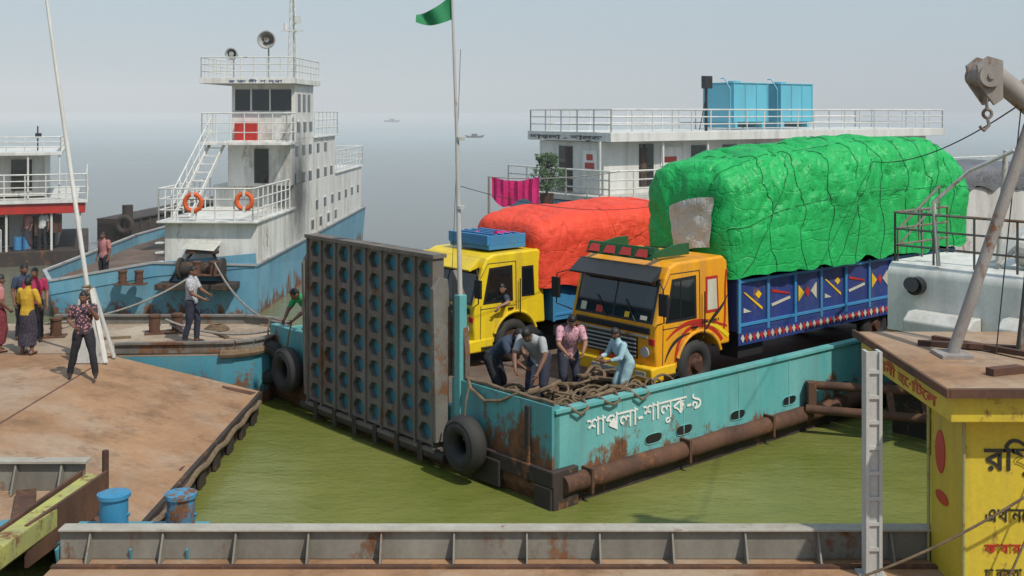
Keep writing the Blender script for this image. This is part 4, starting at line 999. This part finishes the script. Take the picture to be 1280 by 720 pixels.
    def hs_(x,y,z):
        t=max(0,-z/.115); k=1-.38*t**1.5; X=x*k; Y=y*(1-.12*t)+(.012*t if y>0 else 0)
        if y>0:
            Y+=.022*math.exp(-((x/.013)**2))*math.exp(-(((z+.018)/.022)**2)) ; Y-=.009*math.exp(-(((abs(x)-.03)/.016)**2))*math.exp(-(((z-.008)/.014)**2))
            Y+=.006*math.exp(-((x/.025)**2))*math.exp(-(((z+.058)/.01)**2))
        return V((X,Y,z))
    n,m_=36,26; vs=[];fs=[];mi=[]
    for j in range(m_+1):
        la=-math.pi/2+math.pi*j/m_
        for i in range(n):
            t=2*math.pi*i/n; x,y,z=.076*math.cos(la)*math.cos(t),.095*math.cos(la)*math.sin(t),.118*math.sin(la)
            isH=(z>.058 and y>0) or (y<=.0 and z>-.055) or (z>.04 and y<.06 and abs(x)>.05)
            p=hs_(x,y,z)
            if isH: p=p*1.09+V((0,-.002,.004))+V((x,y,z)).normalized()*.006*noise.noise(V((x,y,z))*45)
            vs.append(hc+R@p)
    for j in range(m_):
        for i in range(n):
            k=(i+1)%n; fs.append((j*n+i,j*n+k,(j+1)*n+k,(j+1)*n+i)); la=-math.pi/2+math.pi*(j+.5)/m_; t=2*math.pi*(i+.5)/n
            x,y,z=.076*math.cos(la)*math.cos(t),.095*math.cos(la)*math.sin(t),.118*math.sin(la)
            isH=(z>.055 and y>0) or (y<=.0 and z>-.06) or (z>.035 and y<.06 and abs(x)>.05)
            mi.append(1 if isH else (2 if (y>.05 and abs(x)<.026 and abs(z+.056)<.007) else 0))
    me=bpy.data.meshes.new('head'); me.from_pydata([tuple(v) for v in vs],[],fs)
    for m2 in (ms[0],HAIR,LIP): me.materials.append(m2)
    for p,i in zip(me.polygons,mi): p.material_index=i; p.use_smooth=True
    o=bpy.data.objects.new('head',me); scene.collection.objects.link(o); o.parent=e
    g=G()
    for s_ in (-1,1): g.ell(hc+R@V((s_*.076,-.005,-.005)),(.012,.02,.03),8,6,rot=R)
    g.obj('ears',ms[0],e,smooth=True)
    g=G(); g2=G()
    for s_ in (-1,1):
        c=hc+R@V((s_*.03,.079,.008)); g.ell(c,(.012,.008,.007),8,6,rot=R); g2.ell(hc+R@V((s_*.03,.086,.008)),(.005,.004,.005),8,6,rot=R); g2.ell(hc+R@V((s_*.03,.088,.027)),(.018,.005,.004),8,5,rot=R)
    g.obj('eyes',EYEW,e,smooth=True); g2.obj('pupils_brows',HAIR,e,smooth=True)
    return e
c_print=checks('printed_shirt',(.05,.035,.05),(.50,.22,.22)); c_yel=cloth('mustard_shirt',(.62,.38,.03)); c_pink=cloth('pink_shirt',(.50,.20,.20)); c_maroon=checks('maroon_lungi',(.14,.02,.03),(.22,.05,.05),30)
c_check=checks('check_shirt',(.42,.42,.42),(.16,.18,.26),30); c_dk=cloth('dark_trousers',(.022,.022,.028)); c_navy=cloth('navy_trousers',(.03,.035,.06)); c_dkl=checks('dark_lungi',(.03,.025,.04),(.08,.06,.08),30)
c_grey=cloth('grey_shirt',(.40,.41,.42)); c_lb=cloth('light_blue_shirt',(.36,.54,.60)); c_plaid=checks('plaid_pink_shirt',(.55,.30,.34),(.20,.08,.12),28); c_blue=cloth('dark_blue_shirt',(.04,.06,.10)); c_green=cloth('green_shirt',(.02,.35,.10)); c_white=cloth('white_shirt',(.6,.6,.58)); c_mag=cloth('magenta_shirt',(.45,.03,.10))

person('man',(-8.22,21.5,1.2),rad(200),dict(hipL=(-.09,0,.9),knL=(-.16,.10,.5),anL=(-.22,.06,.08),knR=(.17,-.02,.49),anR=(.25,-.12,.08),elR=(.27,-.03,1.13),wrR=(.16,.16,1.03),elL=(-.25,.08,1.16),wrL=(-.12,.2,1.38),hdL=(.5,.1,.6)),shirt=c_print,pants=c_dk,look=(.25,1,-.1),sc=.98)
person('man',(-10.2,23.6,1.2),rad(-15),dict(elL=(-.27,.05,1.14),wrL=(-.15,.2,1.02),elR=(.28,.02,1.14),wrR=(.2,.2,1.0)),shirt=c_yel,pants=c_dkl,lungi=True,sleeve=1.6,sc=.96)
person('man',(-10.9,23.8,1.2),rad(-50),dict(wrR=(.2,.15,.95)),shirt=c_pink,pants=c_maroon,lungi=True,sc=.97)
person('man',(-10.6,24.9,1.2),rad(-160),dict(),shirt=c_mag,pants=c_dk,skin=1,sc=.97)
person('man',(-10.95,25.1,1.2),rad(-120),dict(),shirt=c_blue,pants=c_dk,sc=1.0)
person('man',(-7.08,24.75,1.2),rad(-95),dict(elL=(-.22,.14,1.14),wrL=(-.14,.34,1.06),elR=(.22,.1,1.12),wrR=(.14,.32,1.0),knL=(-.1,.1,.5),anL=(-.1,.08,.08),anR=(.1,-.12,.08),knR=(.1,-.01,.49)),shirt=c_check,pants=c_navy,look=(.2,1,-.15),sc=1.0)
person('man',(-12.85,35.3,.84),rad(150),dict(),shirt=c_pink,pants=c_dk)
def fper(l,w,yl,**k):
    return person('man',FW(l,w,1.0),TH+rad(yl),**k)
fper(1.05,1.60,115,base=BEND,shirt=c_grey,pants=c_navy,look=(0,1,-.9),sc=1.12,pose=dict(elL=(-.26,.28,.96),wrL=(-.2,.42,.74)))
fper(.75,2.25,200,base=BEND,shirt=c_blue,pants=c_dk,look=(.1,1,-.8),sc=1.04)
fper(2.0,1.75,150,base=BEND,shirt=c_plaid,pants=c_navy,look=(0,1,-.7),sc=1.05,skin=1,pose=dict(chest=(0,.0,1.16),neck=(0,.08,1.33),head=(0,.15,1.44),shL=(-.185,.06,1.29),shR=(.185,.06,1.29),elL=(-.24,.16,1.05),wrL=(-.14,.36,.92),elR=(.24,.16,1.05),wrR=(.12,.38,.9)))
fper(2.38,.85,75,base=BEND,shirt=c_lb,pants=c_lb,look=(0,1,-.4),sc=.96,sleeve=1.7,pose=dict(chest=(0,.0,1.10),neck=(0,.05,1.27),head=(0,.09,1.40),shL=(-.185,.03,1.22),shR=(.185,.03,1.22),elL=(-.24,.14,1.0),wrL=(-.14,.36,.95),elR=(.24,.14,1.0),wrR=(.12,.38,.95)))
fper(.35,8.2,100,base=BEND,shirt=c_green,pants=c_dk,look=(0,1,-.6),sc=1.08)
# driver leaning out of the near-side window of the second truck
person('driver',FW(3.14,5.10,1.76),TH+rad(90),dict(pel=(.05,0,.22),chest=(0,0,.50),neck=(-.06,.03,.69),head=(-.15,.07,.82),shL=(-.20,0,.64),elL=(-.37,.08,.56),wrL=(-.33,.30,.50),hdL=(-.1,.6,-.7),shR=(.16,0,.62),elR=(.22,.10,.4),wrR=(.2,.26,.3),hipL=(-.02,0,.18),knL=(0,.1,-.1),anL=(0,.1,-.4),hipR=(.14,0,.18),knR=(.14,.1,-.1),anR=(.14,.1,-.4)),shirt=c_blue,pants=c_dk,skin=1,look=(-.7,1,-.2),sleeve=.9)
person('man',(-19.4,46.3,.62),rad(180),dict(),shirt=c_white,pants=c_dk)
person('man',(-20.0,46.3,.62),rad(150),dict(),shirt=c_pink,pants=c_dkl,lungi=True)
